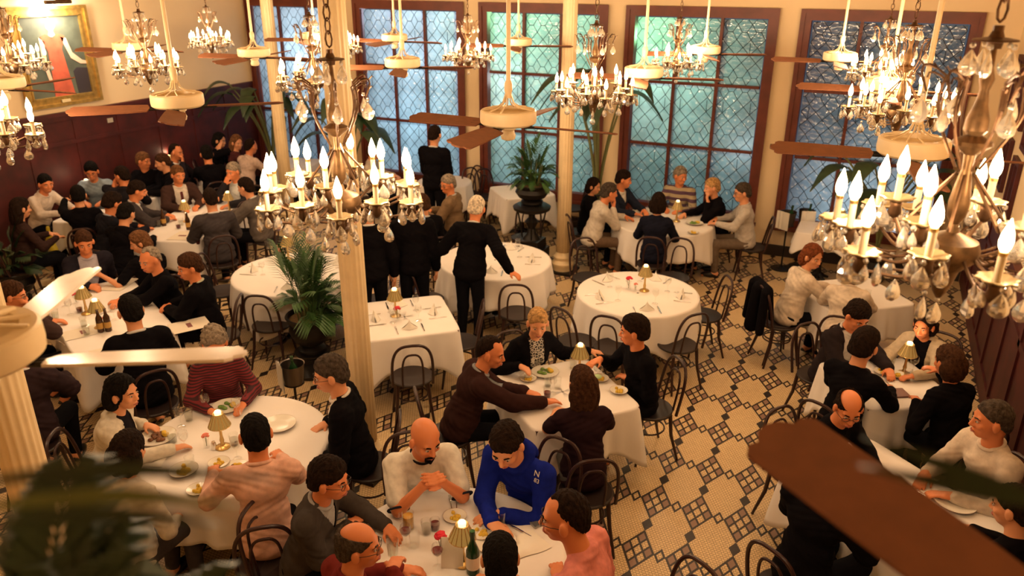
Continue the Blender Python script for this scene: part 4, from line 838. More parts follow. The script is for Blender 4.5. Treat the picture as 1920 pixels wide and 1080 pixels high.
# ------------------------------------------------------------ people: smooth blended volumes turned into one surface
def nrm(v): v = np.array(v, float); return v/(np.linalg.norm(v)+1e-12)
class Vol:
    "adds capsules and ellipsoids into one field and extracts a single continuous surface"
    def __init__(s, lo, hi, h):
        s.h = h; s.lo = np.array(lo, float); s.n = np.ceil((np.array(hi)-s.lo)/h).astype(int)+1; s.F = np.zeros(s.n, np.float32)
    def _slab(s, lo, hi):
        a = np.maximum(((np.array(lo)-s.lo)/s.h).astype(int)-1, 0); b = np.minimum(((np.array(hi)-s.lo)/s.h).astype(int)+2, s.n)
        if (b <= a).any(): return None
        ax = [s.lo[i]+s.h*np.arange(a[i], b[i], dtype=np.float32) for i in range(3)]
        return a, b, np.float32(ax[0])[:, None, None], np.float32(ax[1])[None, :, None], np.float32(ax[2])[None, None, :]
    def _acc(s, a, b, d, k, w):
        s.F[a[0]:b[0], a[1]:b[1], a[2]:b[2]] += w*np.exp(np.clip(-d/k, -12, 8))
    def cap(s, p, q, r0, r1, k=.012, w=1):
        p = np.array(p, float); q = np.array(q, float); m = max(r0, r1)+6*k
        S_ = s._slab(np.minimum(p, q)-m, np.maximum(p, q)+m)
        if S_ is None: return
        a, b, X, Y, Z = S_; d = q-p; L2 = max(d.dot(d), 1e-9)
        t = np.clip(((X-p[0])*d[0]+(Y-p[1])*d[1]+(Z-p[2])*d[2])/L2, 0, 1)
        dist = np.sqrt((X-p[0]-t*d[0])**2+(Y-p[1]-t*d[1])**2+(Z-p[2]-t*d[2])**2)-(r0+(r1-r0)*t); s._acc(a, b, dist, k, w)
    def ell(s, c, r, R=None, k=.012, w=1):
        c = np.array(c, float); r = np.array(r, float); R = np.eye(3) if R is None else R   # R columns are the axes
        ext = np.abs(R)@r+6*k; S_ = s._slab(c-ext, c+ext)
        if S_ is None: return
        a, b, X, Y, Z = S_; X, Y, Z = X-c[0], Y-c[1], Z-c[2]; q = [(R[0, i]*X+R[1, i]*Y+R[2, i]*Z) for i in range(3)]
        k0 = np.sqrt(sum((q[i]/r[i])**2 for i in range(3))); k1 = np.sqrt(sum((q[i]/r[i]**2)**2 for i in range(3)))+1e-6
        s._acc(a, b, k0*(k0-1)/k1, k, w)
    def surface(s, D=None):
        if D is None: D = -np.log(np.maximum(s.F, 1e-7))
        ins = D < 0; I = ins.astype(np.int8); c = np.zeros(np.array(D.shape)-1, np.int8); nx, ny, nz = D.shape
        for dx in (0, 1):
            for dy in (0, 1):
                for dz in (0, 1): c += I[dx:nx-1+dx, dy:ny-1+dy, dz:nz-1+dz]
        act = np.argwhere((c > 0) & (c < 8)); idx = -np.ones(c.shape, np.int32); idx[act[:, 0], act[:, 1], act[:, 2]] = np.arange(len(act))
        acc = np.zeros((len(act), 3)); cnt = np.zeros(len(act))
        co = [(dx, dy, dz) for dx in (0, 1) for dy in (0, 1) for dz in (0, 1)]; V = {o: D[act[:, 0]+o[0], act[:, 1]+o[1], act[:, 2]+o[2]] for o in co}
        for o in co:
            for ax in range(3):
                if o[ax]: continue
                o2 = tuple(1 if i == ax else o[i] for i in range(3)); a, b = V[o], V[o2]; m = (a < 0) != (b < 0); t = a[m]/(a[m]-b[m])
                for i in range(3): acc[m, i] += o[i]+(t if i == ax else 0)
                cnt[m] += 1
        P = s.lo+s.h*(act+acc/cnt[:, None]); fs = []
        for ax in range(3):
            u, v = (ax+1) % 3, (ax+2) % 3; sl0 = [slice(None)]*3; sl1 = [slice(None)]*3; sl0[ax] = slice(0, -1); sl1[ax] = slice(1, None)
            A, B = ins[tuple(sl0)], ins[tuple(sl1)]
            for flip, mask in ((0, A & ~B), (1, ~A & B)):
                e = np.argwhere(mask); e = e[(e[:, u] > 0) & (e[:, v] > 0) & (e[:, u] < D.shape[u]-1) & (e[:, v] < D.shape[v]-1)]
                if not len(e): continue
                def cell(du, dv): q = e.copy(); q[:, u] -= du; q[:, v] -= dv; return idx[q[:, 0], q[:, 1], q[:, 2]]
                Q = np.stack([cell(1, 1), cell(0, 1), cell(0, 0), cell(1, 0)], 1)
                if flip: Q = Q[:, ::-1]
                fs.append(Q)
        Fc = np.concatenate(fs); return P, Fc[(Fc >= 0).all(1)]
def np_mesh(name, P, Fc, m):
    used = np.unique(Fc); mp = -np.ones(len(P), np.int64); mp[used] = np.arange(len(used)); P = P[used]; Fc = mp[Fc]
    me = bpy.data.meshes.new(name); me.vertices.add(len(P)); me.vertices.foreach_set('co', P.astype(np.float32).ravel()); me.loops.add(Fc.size); me.loops.foreach_set('vertex_index', Fc.astype(np.int32).ravel())
    me.polygons.add(len(Fc)); me.polygons.foreach_set('loop_start', np.arange(0, Fc.size, 4, dtype=np.int32)); me.polygons.foreach_set('use_smooth', np.ones(len(Fc), bool)); me.materials.append(m); me.update(calc_edges=True); return me
def np_obj(name, P, Fc, m, parent):
    if len(Fc) < 4: return None
    o = bpy.data.objects.new(name, np_mesh(name, P, Fc, m)); COL.objects.link(o); o.parent = parent; return o
def normals(P, Fc):
    n = np.cross(P[Fc[:, 2]]-P[Fc[:, 0]], P[Fc[:, 3]]-P[Fc[:, 1]]); N = np.zeros_like(P)
    for i in range(4): np.add.at(N, Fc[:, i], n)
    return N/(np.linalg.norm(N, axis=1)[:, None]+1e-12)
SK = [mat('skin_light', (.72, .32, .16), .5), mat('skin_ruddy', (.70, .235, .090), .5), mat('skin_tan', (.58, .24, .11), .5)]
HC = {'black': (.006, .0045, .004), 'dark': (.014, .007, .0045), 'brown': (.050, .021, .010), 'lbrown': (.14, .062, .026), 'blonde': (.46, .27, .11), 'grey': (.27, .22, .17), 'dgrey': (.060, .045, .035), 'white': (.66, .56, .43), 'red': (.16, .045, .016)}
def hairmat(c): return mat('hair_'+c, HC[c], .8, bump=.9, bscale=110, noise=.5, nscale=45, spec=.1)
def clothmat(c, name='fabric'): return mat('%s_%d_%d_%d' % (name, c[0]*999, c[1]*999, c[2]*999), c, .92, noise=.12, nscale=25, bump=.12, bscale=50, spec=.06)
STRIPE = bpy.data.materials.new('striped_knit'); STRIPE.use_nodes = True
def _stripe(m, c1, c2, scale, sharp=(.45, .55)):
    nt = m.node_tree; tc = nt.nodes.new('ShaderNodeTexCoord'); w = nd(nt, 'ShaderNodeTexWave', tc.outputs['Object']); w.bands_direction = 'Z'; w.inputs['Scale'].default_value = scale; w.inputs['Distortion'].default_value = .4
    r = nd(nt, 'ShaderNodeMapRange', w.outputs['Fac'], sharp[0], sharp[1]); x = nd(nt, 'ShaderNodeMix', None, data_type='RGBA'); nt.links.new(r.outputs[0], x.inputs[0]); x.inputs[6].default_value = (*c1, 1); x.inputs[7].default_value = (*c2, 1); nt.links.new(x.outputs[2], nt.nodes['Principled BSDF'].inputs['Base Color']); nt.nodes['Principled BSDF'].inputs['Roughness'].default_value = .9
_stripe(STRIPE, (.17, .012, .018), (.035, .006, .010), 15)
PATT = bpy.data.materials.new('block_pattern_knit'); PATT.use_nodes = True; _stripe(PATT, (.10, .05, .09), (.42, .34, .22), 3.2)
FLORAL = bpy.data.materials.new('black_white_print'); FLORAL.use_nodes = True
def _flor():
    nt = FLORAL.node_tree; tc = nt.nodes.new('ShaderNodeTexCoord'); v = nd(nt, 'ShaderNodeTexVoronoi', tc.outputs['Object']); v.inputs['Scale'].default_value = 38; v.feature = 'DISTANCE_TO_EDGE'
    r = nd(nt, 'ShaderNodeMapRange', v.outputs[0], .06, .11); x = nd(nt, 'ShaderNodeMix', None, data_type='RGBA'); nt.links.new(r.outputs[0], x.inputs[0]); x.inputs[6].default_value = (.6, .55, .48, 1); x.inputs[7].default_value = (.015, .012, .012, 1); nt.links.new(x.outputs[2], nt.nodes['Principled BSDF'].inputs['Base Color'])
_flor()
# hair, built once per style in head space (x right, y forward, z up, origin at head centre)
def hair_mesh(style, col, seed=0):
    key = (style, col, seed)
    if key in HAIRS: return HAIRS[key]
    h = .0055; V = Vol((-.16, -.19, -.30 if style == 'long' else -.2), (.16, .16, .22), h); ax = [V.lo[i]+h*np.arange(V.n[i]) for i in range(3)]
    X, Y, Z = ax[0][:, None, None], ax[1][None, :, None], ax[2][None, None, :]
    def E(c, r): q = [(X-c[0])/r[0], (Y-c[1])/r[1], (Z-c[2])/r[2]]; k0 = np.sqrt(q[0]**2+q[1]**2+q[2]**2); k1 = np.sqrt((q[0]/r[0])**2+(q[1]/r[1])**2+(q[2]/r[2])**2)+1e-6; return k0*(k0-1)/k1
    th = {'short': .012, 'crop': .006, 'curly': .038, 'long': .018, 'bob': .02, 'fringe': .011, 'thick': .024, 'recede': .010}[style]
    base = E((0, -.012, .030), (.0755+th*.55, .096+th, .090+th)); nz = .0045*np.sin(X*170+9*np.sin(Y*45+seed))*np.sin(Z*60+Y*130)
    if style == 'curly': nz = .011*np.sin(X*95+seed)*np.sin(Y*90+1)*np.sin(Z*100)+.006*np.sin(X*210)*np.sin(Y*190)*np.sin(Z*200)
    low = E((0, -.045, -.035), (.068+th, .058+th, .06)); D = -.01*np.log(np.exp(-np.clip(base, -.1, .3)/.01)+np.exp(-np.clip(low, -.1, .3)/.01))+nz
    p0, n = {'short': ((0, .088, .068), (0, .66, -.75)), 'thick': ((0, .085, .062), (0, .66, -.75)), 'crop': ((0, .080, .075), (0, .66, -.75)), 'recede': ((0, .045, .10), (0, .76, -.65)), 'fringe': ((0, .088, .068), (0, .66, -.75)), 'curly': ((0, .075, .060), (0, .80, -.6)), 'long': ((0, .075, .070), (0, .86, -.5)), 'bob': ((0, .08, .062), (0, .86, -.5))}[style]
    cut = (Y-p0[1])*n[1]+(Z-p0[2])*n[2]+0*X
    cut = cut-.022*np.clip(1-np.abs(X)/.05, 0, 1)*(1 if style in ('short', 'thick') else 0)*0+.012*np.sin(X*60+seed)*(style not in ('crop', 'recede', 'fringe'))*.4
    if style in ('long', 'bob'):
        zl = -.27 if style == 'long' else -.13
        cur = E((0, -.055, -.07 if style == 'long' else -.03), (.112, .072, .19 if style == 'long' else .115))+.004*np.sin(X*150+3*np.sin(Z*22+seed)); D = np.minimum(D, cur); D = np.maximum(D, zl-Z)
        face = E((0, .085, -.045), (.066, .085, .125)); D = np.maximum(D, -face); D = np.maximum(D, (Y-.085)); cut = np.minimum(cut, np.where(np.abs(X) > .060, Y-.055, 1))
        D = np.maximum(D, np.where(Z < .03, Y-.045-.3*np.clip(np.abs(X)-.05, 0, 1), -1))
    D = D+.75*th*np.clip(1+cut/.045, 0, 1)*(1 if style not in ('long', 'bob') else .6); D = np.maximum(D, cut*.9)
    if style in ('fringe',): D = np.maximum(D, -E((0, .015, .135), (.082, .13, .098)))
    if style == 'recede': D = np.maximum(D, -E((.045, .065, .10), (.036, .055, .05))); D = np.maximum(D, -E((-.045, .065, .10), (.036, .055, .05)))
    for sx in (-1, 1): D = np.maximum(D, -E((sx*.090, .004, -.014), (.030, .028, .040)))
    V.F = None; P, Fc = V.surface(np.asarray(D, np.float32)); HAIRS[key] = np_mesh('hair', P, Fc, hairmat(col)); return HAIRS[key]
HAIRS = {}
EYEM = mat('eye_dark', (.03, .02, .015), .2); EYEW = mat('eye_white', (.50, .42, .35), .35); LIPM = mat('lips', (.42, .12, .09), .45)
EYES = G().sph((-.031, .0805, .002), (.0125, .007, .0062), 10, 6, 0).sph((.031, .0805, .002), (.0125, .007, .0062), 10, 6, 0).sph((-.031, .0855, .002), (.0055, .004, .0056), 8, 5, 1).sph((.031, .0855, .002), (.0055, .004, .0056), 8, 5, 1).mesh('eyes', [EYEW, EYEM])
LIPS = G().tube([(-.024, .0855, -.066), (-.012, .0945, -.0635), (0, .0965, -.065), (.012, .0945, -.0635), (.024, .0855, -.066)], [.002, .0042, .0045, .0042, .002], 6).tube([(-.020, .0855, -.0685), (0, .0945, -.073), (.020, .0855, -.0685)], [.002, .005, .002], 6).mesh('lips', LIPM)
def brow_mesh(col):
    k = 'brow'+col
    if k not in HAIRS: HAIRS[k] = G().tube([(-.050, .070, .019), (-.036, .083, .026), (-.016, .090, .021)], [.002, .0042, .0036], 6).tube([(.050, .070, .019), (.036, .083, .026), (.016, .090, .021)], [.002, .0042, .0036], 6).mesh('eyebrows', hairmat(col))
    return HAIRS[k]
def glasses_mesh():
    if 'gl' not in HAIRS:
        g = G()
        for sx in (-1, 1):
            g.tube([(sx*.033+.024*cos(t)*(1 if abs(cos(t)) < .9 else .96), .098-.004*abs(cos(t)), .000+.0155*sin(t)) for t in np.linspace(0, 2*pi, 17)[:-1]], .0018, 5, closed=True)
            g.tube([(sx*.057, .094, .004), (sx*.078, .05, .003), (sx*.084, -.01, -.004)], .0018, 5)
        g.tube([(-.009, .099, .003), (0, .102, .006), (.009, .099, .003)], .0018, 5); HAIRS['gl'] = g.mesh('glasses', mat('spectacle_frame', (.02, .012, .01), .3))
    return HAIRS['gl']
def beard_mesh(col, kind):
    k = 'beard'+col+kind
    if k not in HAIRS:
        g = G().tube([(-.030, .078, -.070), (-.022, .090, -.058), (0, .099, -.053), (.022, .090, -.058), (.030, .078, -.070)], [.004, .006, .006, .006, .004], 7)
        if kind == 'goatee': g.tube([(-.030, .078, -.070), (-.026, .078, -.092), (0, .087, -.106), (.026, .078, -.092), (.030, .078, -.070)], [.005, .007, .013, .007, .005], 7).sph((0, .090, -.092), (.012, .008, .012), 8, 6)
        HAIRS[k] = g.mesh('beard', hairmat(col))
    return HAIRS[k]
BLK = (.0045, .0038, .0055)
NP = [0]
def person(label, hp, to, lean=.22, look=None, pitch=None, hands=('t', 't'), sex='m', hair=('short', 'dark'), top=('sweater', BLK), under=(.62, .60, .58), tie=None, glasses=False, beard=None,
           pose='sit', skin=0, vox=None, chair=True, size=1.0, hz=None, pants=(.006, .006, .009), roll=0, group=None, headroom=0, clabel=None, arms=None):
    NP[0] += 1; hipz = .535 if pose == 'sit' else .93; TL = .50; l2 = lean+.12
    hzz = hz or (hipz+size*(TL*cos(lean)+.195*cos(l2)))
    H = atz(hp[0], hp[1], hzz); to = np.array(TB[to][0] if isinstance(to, str) else (atz(*to, .75)[:2] if isinstance(to[0], int) else to), float)
    d = to[:2]-H[:2]; yaw = atan2(d[1], d[0])-pi/2; fw = nrm([d[0], d[1], 0])
    off = size*(TL*sin(lean)+.195*sin(l2)); base = np.array([H[0]-fw[0]*off, H[1]-fw[1]*off, hzz-hipz-size*(TL*cos(lean)+.195*cos(l2))]); base[2] = 0 if hz is None else base[2]
    root = empty('person', base, yaw); tag(root, label, 'person')
    Ri = np.array([[cos(yaw), sin(yaw), 0], [-sin(yaw), cos(yaw), 0], [0, 0, 1]]); loc = lambda p: Ri@(np.array(p, float)-base)
    dist = np.linalg.norm(H-np.array([0, 0, CAM_H])); vox = vox or (.0058 if dist < 6 else .0075 if dist < 8.5 else .0100)
    f = sex == 'f'; sw = (.155 if f else .178)*size; hip = np.array([0, 0, hipz]); sp = np.array([0, sin(lean), cos(lean)]); sf = np.array([0, cos(lean), -sin(lean)]); ne = np.array([0, sin(l2), cos(l2)])
    sh = hip+sp*TL*size; neck = sh+ne*.05*size; hd = sh+ne*.195*size; Rt = np.array([[1, 0, 0], sf, sp]).T
    # head frame
    if look is None: hy = 0
    else:
        L = loc(atz(*look, 1.1)) if isinstance(look[0], int) else loc((*look, 1.1)); v = L-hd; hy = max(-1.3, min(1.3, atan2(-v[0], v[1])))
    pt = pitch if pitch is not None else -.18
    hf = np.array([-sin(hy)*cos(pt), cos(hy)*cos(pt), sin(pt)]); hr = nrm(np.cross(hf, (0, 0, 1))); hu = np.cross(hr, hf); hr, hu = hr*cos(roll)+hu*sin(roll), hu*cos(roll)-hr*sin(roll); Rh = np.array([hr, hf, hu]).T; hs = size*(1.06 if f else 1.10)
    hc = hd+hf*.012+hu*.01
    # arms
    S2 = [sh+np.array([s*sw, 0, 0])-sp*.045*size for s in (-1, 1)]; A = []
    for i, s in enumerate((-1, 1)):
        t = hands[i]; curl = .45; pn = np.array([0, 0, 1.0])
        if t == 't': Wp = np.array([s*.13, min(.30+lean*.9, .52), .800]); dr = nrm([-s*.6, .8, -.12])
        elif t == 'lap': Wp = np.array([s*.10, .30, .62]); dr = nrm([-s*.5, .85, -.2])
        elif t == 'side': Wp = S2[i]+np.array([s*.08, .02, -.52*size]); dr = nrm([0, .1, -1]); pn = np.array([s*1.0, 0, 0])
        elif t == 'chin': Wp = hc+Rh@np.array([s*.05, .085, -.20]); dr = nrm(Rh@np.array([-s*.25, .1, 1.0])); pn = -hf*-1; curl = .9
        elif t == 'mouth': Wp = hc+Rh@np.array([s*.07, .15, -.15]); dr = nrm(Rh@np.array([-s*.5, -.25, .9])); pn = hf; curl = .9
        elif t == 'cheek': Wp = hc+Rh@np.array([s*.11, .06, -.16]); dr = nrm(Rh@np.array([-s*.1, .0, 1.0])); pn = Rh@np.array([s*1.0, .2, 0]); curl = .7
        elif t == 'cross': Wp = np.array([-s*.06, .30+lean*.7, .81]); dr = nrm([-s*1.0, .15, -.05])
        elif t == 'clasp': Wp = np.array([s*.058, .20+lean*.75, 1.0]); dr = nrm([-s*.62, .35, .55]); curl = .85; pn = nrm([s*.9, .5, .3])
        elif t == 'claspt': Wp = np.array([s*.06, .28+lean*.75, .80]); dr = nrm([-s*.6, .75, -.05]); curl = .8; pn = nrm([s*.5, .1, .8])
        else:
            P3 = atz(t[0], t[1], t[2] if len(t) > 2 else .80); Wp = loc(P3); dr = nrm((Wp-S2[i])*np.array([1, 1, .15])+np.array([-s*.12, .05, 0])); curl = t[3] if len(t) > 3 else .5; Wp = Wp-dr*.07
        u1, u2 = .285*size, .255*size; v = Wp-S2[i]; L = np.linalg.norm(v); mx = u1+u2-.012
        if L > mx: v = v/L*mx; L = mx; Wp = S2[i]+v
        x = (u1*u1-u2*u2+L*L)/(2*L); hgt = sqrt(max(u1*u1-x*x, 0)); pole = np.array([s*.75, -.35, -1.0]) if t not in ('side',) else np.array([s*.3, -1, 0]); vn = v/L; pole = nrm(pole-vn*pole.dot(vn)); E = S2[i]+vn*x+pole*hgt
        if pose == 'sit' and t in ('t', 'clasp', 'claspt', 'cross') and E[1] > .18 and E[2] < .80: E[2] = .80
        A.append((S2[i], E, Wp, dr, pn, curl, s))
    # legs
    LG = []
    for s in (-1, 1):
        hj = np.array([s*.085*size, 0, hipz-.005 if pose == 'sit' else hipz-.06]); 
        if pose == 'sit': kn = np.array([s*(.12 if not f else .08), .41*size, .50]); an = np.array([s*.11, .38*size, .09])
        else: kn = np.array([s*.095, .03, .49]); an = np.array([s*.10, -.03, .09])
        LG.append((hj, kn, an, s))
    allp = [hip, sh, hc]+[p for a in A for p in a[:3]]+[p for l in LG for p in l[:3]]; lo = np.min(allp, 0)-.2; hi = np.max(allp, 0)+.2; lo[2] = -.01; hi[2] = hc[2]+.2
    V = Vol(lo, hi, vox); kb = .014
    V.ell(hip+np.array([0, 0, .03]), (.155*size, .115, .10), k=kb); V.ell(hip+sp*.20*size, (.135*size, .10, .14), Rt, kb); V.ell(hip+sp*.37*size, (.150*size, .105, .13), Rt, kb)
    V.cap(sh-sp*.04+np.array([-sw*.75, 0, 0]), sh-sp*.04+np.array([sw*.75, 0, 0]), .055, .055, kb); V.cap(sh-sp*.04, hc-hu*.05-hf*.02, .064*size*(.86 if f else 1), .054*size*(.86 if f else 1), .012)
    for (a, e, w, dr, pn, curl, s) in A:
        m = size*(.88 if f else 1); V.cap(a, e, .048*m, .038*m, .010); V.cap(e, w, .040*m, .027*m, .010)
        n_ = nrm(pn-dr*pn.dot(dr)); sd = np.cross(n_, dr)*1.0; Rp = np.array([sd, dr, n_]).T; V.ell(w+dr*.048, (.039*m, .050*m, .016*m), Rp, .005); V.cap(w, w+dr*.03, .025*m, .022*m, .006)
        kf = max(.0028, vox*.45); fr = .0078*m if vox < .009 else .0088
        for q in range(4):
            o_ = (q-1.5)*.0185*m; Lf = (.072, .080, .075, .058)[q]*m; b0 = w+dr*.085*m+sd*o_; c1 = curl*(.8+.12*q); p1 = b0+(dr*cos(c1*.5)-n_*sin(c1*.5))*Lf*.42; p2 = p1+(dr*cos(c1*1.3)-n_*sin(c1*1.3))*Lf*.32+sd*o_*.08; p3 = p2+(dr*cos(c1*1.9)-n_*sin(c1*1.9))*Lf*.26
            V.cap(b0, p1, fr*1.1, fr, kf); V.cap(p1, p2, fr, fr*.95, kf); V.cap(p2, p3, fr*.95, fr*.8, kf)
        ts = nrm(np.cross(dr, (0, 0, 1)) if abs(dr[2]) < .9 else sd); ts = sd if sd.dot(np.array([-s, 0, 0])) > 0 else -sd
        t0 = w+dr*.03+ts*.028; t1 = t0+nrm(dr*.65+ts*.6-n_*.35)*.042*m; t2 = t1+nrm(dr*.9+ts*.15-n_*.5)*.030*m; V.cap(t0, t1, fr*1.35, fr*1.15, kf); V.cap(t1, t2, fr*1.15, fr*.9, kf)
    for (hj, kn, an, s) in LG:
        V.cap(hj, kn, .075*size, .052*size, kb); V.cap(kn, an, .050*size, .036*size, kb); V.cap(an-np.array([0, .03, .035]), an+np.array([0, .15, -.052]), .036, .028, kb)
    # head
    def HP(x, y, z): return hc+Rh@(np.array([x, y, z])*hs)
    def he(c, r, k=.006, w=1): V.ell(HP(*c), np.array(r)*hs, Rh, k, w)
    he((0, -.012, .030), (.072, .092, .086), .008); he((0, .028, -.030), (.058, .056, .078), .010); he((0, .050, -.088), (.030, .026, .020), .008); he((0, -.035, -.045), (.052, .050, .06), .010)
    V.cap(HP(0, .082, .012), HP(0, .104, -.028), .007*hs, .0105*hs, .005); V.cap(HP(-.012, .092, -.033), HP(.012, .092, -.033), .007*hs, .007*hs, .004)
    V.cap(HP(-.038, .070, .022), HP(.038, .070, .022), .010*hs, .010*hs, .006); he((-.040, .062, -.024), (.018, .018, .016), .007); he((.040, .062, -.024), (.018, .018, .016), .007); he((0, .080, -.068), (.022, .012, .012), .006)
    for s in (-1, 1): he((s*.081, -.004, -.010), (.012, .020, .032), .004)
    P, Fc = V.surface(); body = np_obj('body', P, Fc, SK[skin], root)
    hm = Matrix(((Rh[0, 0], Rh[0, 1], Rh[0, 2], hc[0]), (Rh[1, 0], Rh[1, 1], Rh[1, 2], hc[1]), (Rh[2, 0], Rh[2, 1], Rh[2, 2], hc[2]), (0, 0, 0, 1)))@Matrix.Scale(hs, 4)
    def hch(me):
        o = bpy.data.objects.new(me.name.split('.')[0], me); COL.objects.link(o); o.parent = root; o.matrix_local = hm; return o
    hch(EYES); hch(brow_mesh(hair[1])); 
    if dist < 9: hch(LIPS)
    if hair[0] != 'bald': hch(hair_mesh(hair[0], hair[1], NP[0] % 3))
    if glasses: hch(glasses_mesh())
    if beard: hch(beard_mesh(hair[1] if beard[1] is None else beard[1], beard[0]))
    # clothing: one shell over torso and arms
    kind, tcol = top; C = Vol(lo, hi, max(vox, .007)); t_ = .018 if kind != 'suit' else .026; kc = .016
    C.ell(hip+np.array([0, -.0, -.01]), (.160*size+t_, .125+t_, .10), k=kc); C.ell(hip+sp*.08, (.155*size+t_, .118+t_, .12), Rt, kc); C.ell(hip+sp*.20*size, (.135*size+t_, .103+t_, .15), Rt, kc); C.ell(hip+sp*.37*size, (.152*size+t_, .108+t_, .13), Rt, kc)
    C.ell(sh+ne*.004-sf*.012, (.098*size, .078, .050), Rt, .012)
    if f: 
        for s in (-1, 1): C.ell(hip+sp*.33*size+sf*.075+np.array([s*.065, 0, 0]), (.055, .05, .055), Rt, kc)
    C.cap(sh-sp*.045+np.array([-sw*.78, 0, 0]), sh-sp*.045+np.array([sw*.78, 0, 0]), .052+t_, .052+t_, kc)
    ln = {'tshirt': .0, 'short': 0}.get(kind, 1)
    for (a, e, w, dr, pn, curl, s) in A:
        m = size*(.88 if f else 1); rr = .4 if False else 1
        if ln: C.cap(a, e, .050*m+t_, .041*m+t_, kc*.8); C.cap(e, w-(w-e)*.06, .041*m+t_, .029*m+t_*.75, .008)
        else: C.cap(a, a+(e-a)*.78, .052*m+t_, .048*m+t_, kc*.8)
    D = -np.log(np.maximum(C.F, 1e-7)); P, Fc = C.surface(D); N = normals(P, Fc); q = (P-hip)@Rt   # torso coords: x, forward, up
    P = P+N*(.0035*np.sin(q[:, 0]*55+7*np.sin(q[:, 2]*16+NP[0]))*np.sin(q[:, 2]*38+q[:, 1]*30))[:, None]
    cm = tcol if not isinstance(tcol, tuple) else clothmat(tcol); fc = P[Fc].mean(1); qf = (fc-hip)@Rt; fx, fy, fu = np.abs(qf[:, 0]), qf[:, 1], qf[:, 2]/size
    armmask = np.zeros(len(Fc), bool)
    for (a, e, w, dr, pn, curl, s) in A:
        for p_, q_ in ((a+(e-a)*.3, e), (e, w)):
            dd = q_-p_; t = np.clip(((fc-p_)@dd)/dd.dot(dd), 0, 1); armmask |= (np.linalg.norm(fc-p_-t[:, None]*dd, axis=1) < .062)
    front = (fy > .02) & ~armmask
    if kind == 'suit': V_ = front & (fx < np.clip((fu-.10)*.42, 0, .095)) & (fu > .10)
    elif kind == 'cardigan': V_ = front & (fx < .05+.02*(fu > .3))
    elif kind == 'vneck': V_ = front & (fx < np.clip((fu-.36)*.55, 0, .08)) & (fu > .36)
    elif kind == 'scoop': V_ = front & (fx < .085) & (fu > .40)
    else: V_ = np.zeros(len(Fc), bool)
    nm = {'suit': 'jacket', 'cardigan': 'cardigan', 'tshirt': 't_shirt', 'hoodie': 'hoodie', 'shirt': 'shirt', 'vneck': 'sweater', 'short': 'short_sleeve_top', 'scoop': 'top'}.get(kind, 'sweater')
    if V_.any():
        Pj = P+N*.004; np_obj(nm, Pj, Fc[~V_], cm, root); Pi = P-N*.004; um = under if not isinstance(under, tuple) else clothmat(under)
        T_ = V_ & (fx < .022+.012*np.clip(.35-fu, 0, 1)*2) & (fu < .455) if tie else np.zeros(len(Fc), bool)
        np_obj('shirt' if kind != 'scoop' else 'neckline_skin', Pi, Fc[V_ & ~T_], um if kind != 'scoop' else SK[skin], root)
        if tie: np_obj('tie', Pi+N*.006, Fc[T_], clothmat(tie, 'silk'), root)
    else: np_obj(nm, P, Fc, cm, root)
    # collar ring around the neck
    colc = {'suit': under, 'shirt': tcol, 'vneck': under, 'tshirt': (.02, .02, .03), 'hoodie': None}.get(kind, None)
    if colc is not None:
        g = G(); nb = sh+ne*.022*size; rx_ = .070*size; g.tube([nb+Rt@np.array([rx_*cos(t), rx_*.98*sin(t)+.004, -.022*sin(t)+.008]) for t in np.linspace(0, 2*pi, 29)[:-1]], .013 if kind != 'tshirt' else .009, 8, closed=True)
        g.build('collar', clothmat(colc) if isinstance(colc, tuple) else colc, root, angle=None)
    if kind == 'suit':
        for (a, e, w, dr, pn, curl, s) in A: fd = nrm(w-e); G().tube([w-fd*.018, w+fd*.004], .036*size, 12).build('shirt_cuff', clothmat(under) if isinstance(under, tuple) else under, root)
    if kind == 'tshirt':
        for (a, e, w, dr, pn, curl, s) in A: fd = nrm(e-a); c0 = a+(e-a)*.99; r_ = .052*size+.012; n_ = nrm(np.cross(fd, (0, 0, 1))); b_ = np.cross(fd, n_); G().tube([c0+n_*r_*cos(t)+b_*r_*sin(t) for t in np.linspace(0, 2*pi, 21)[:-1]], .008, 6, closed=True).build('sleeve_band', clothmat((.02, .02, .03)), root)
    if kind == 'hoodie':
        C2 = Vol(sh-.2, sh+.24, .007); nb = sh+ne*.02
        for t in np.linspace(0, 2*pi, 15)[:-1]: p_ = nb+Rt@np.array([.085*cos(t), .075*sin(t)-.015, -.035*sin(t)]); C2.ell(p_, (.036, .036, .028+.02*(sin(t) < 0)), k=.01)
        C2.ell(nb+Rt@np.array([0, -.105, -.03]), (.10, .05, .085), Rt, .014); P2, F2 = C2.surface(); np_obj('hood', P2, F2, cm, root)
    # trousers
    T = Vol(lo, hi, max(vox, .009)); T.ell(hip+np.array([0, 0, .01]), (.168*size, .132, .11), k=.012)
    for (hj, kn, an, s) in LG: T.cap(hj, kn, .087*size, .064*size, .012); T.cap(kn, an+np.array([0, 0, .02]), .064*size, .050*size, .010)
    P3_, F3_ = T.surface(); np_obj('trousers', P3_, F3_, clothmat(pants), root)
    for (hj, kn, an, s) in LG: G().sph(an+np.array([0, .05, -.045]), (.046, .135, .045), 12, 8).build('shoe', mat('shoe_black', (.012, .01, .01), .3), root)
    if chair and pose == 'sit': chair_at(base[0]-fw[0]*.085, base[1]-fw[1]*.085, yaw, clabel or ('chair of the '+' '.join(label.split(',')[0].split(' ')[:13])))
    return root, Rt, hip, sh, base, yaw
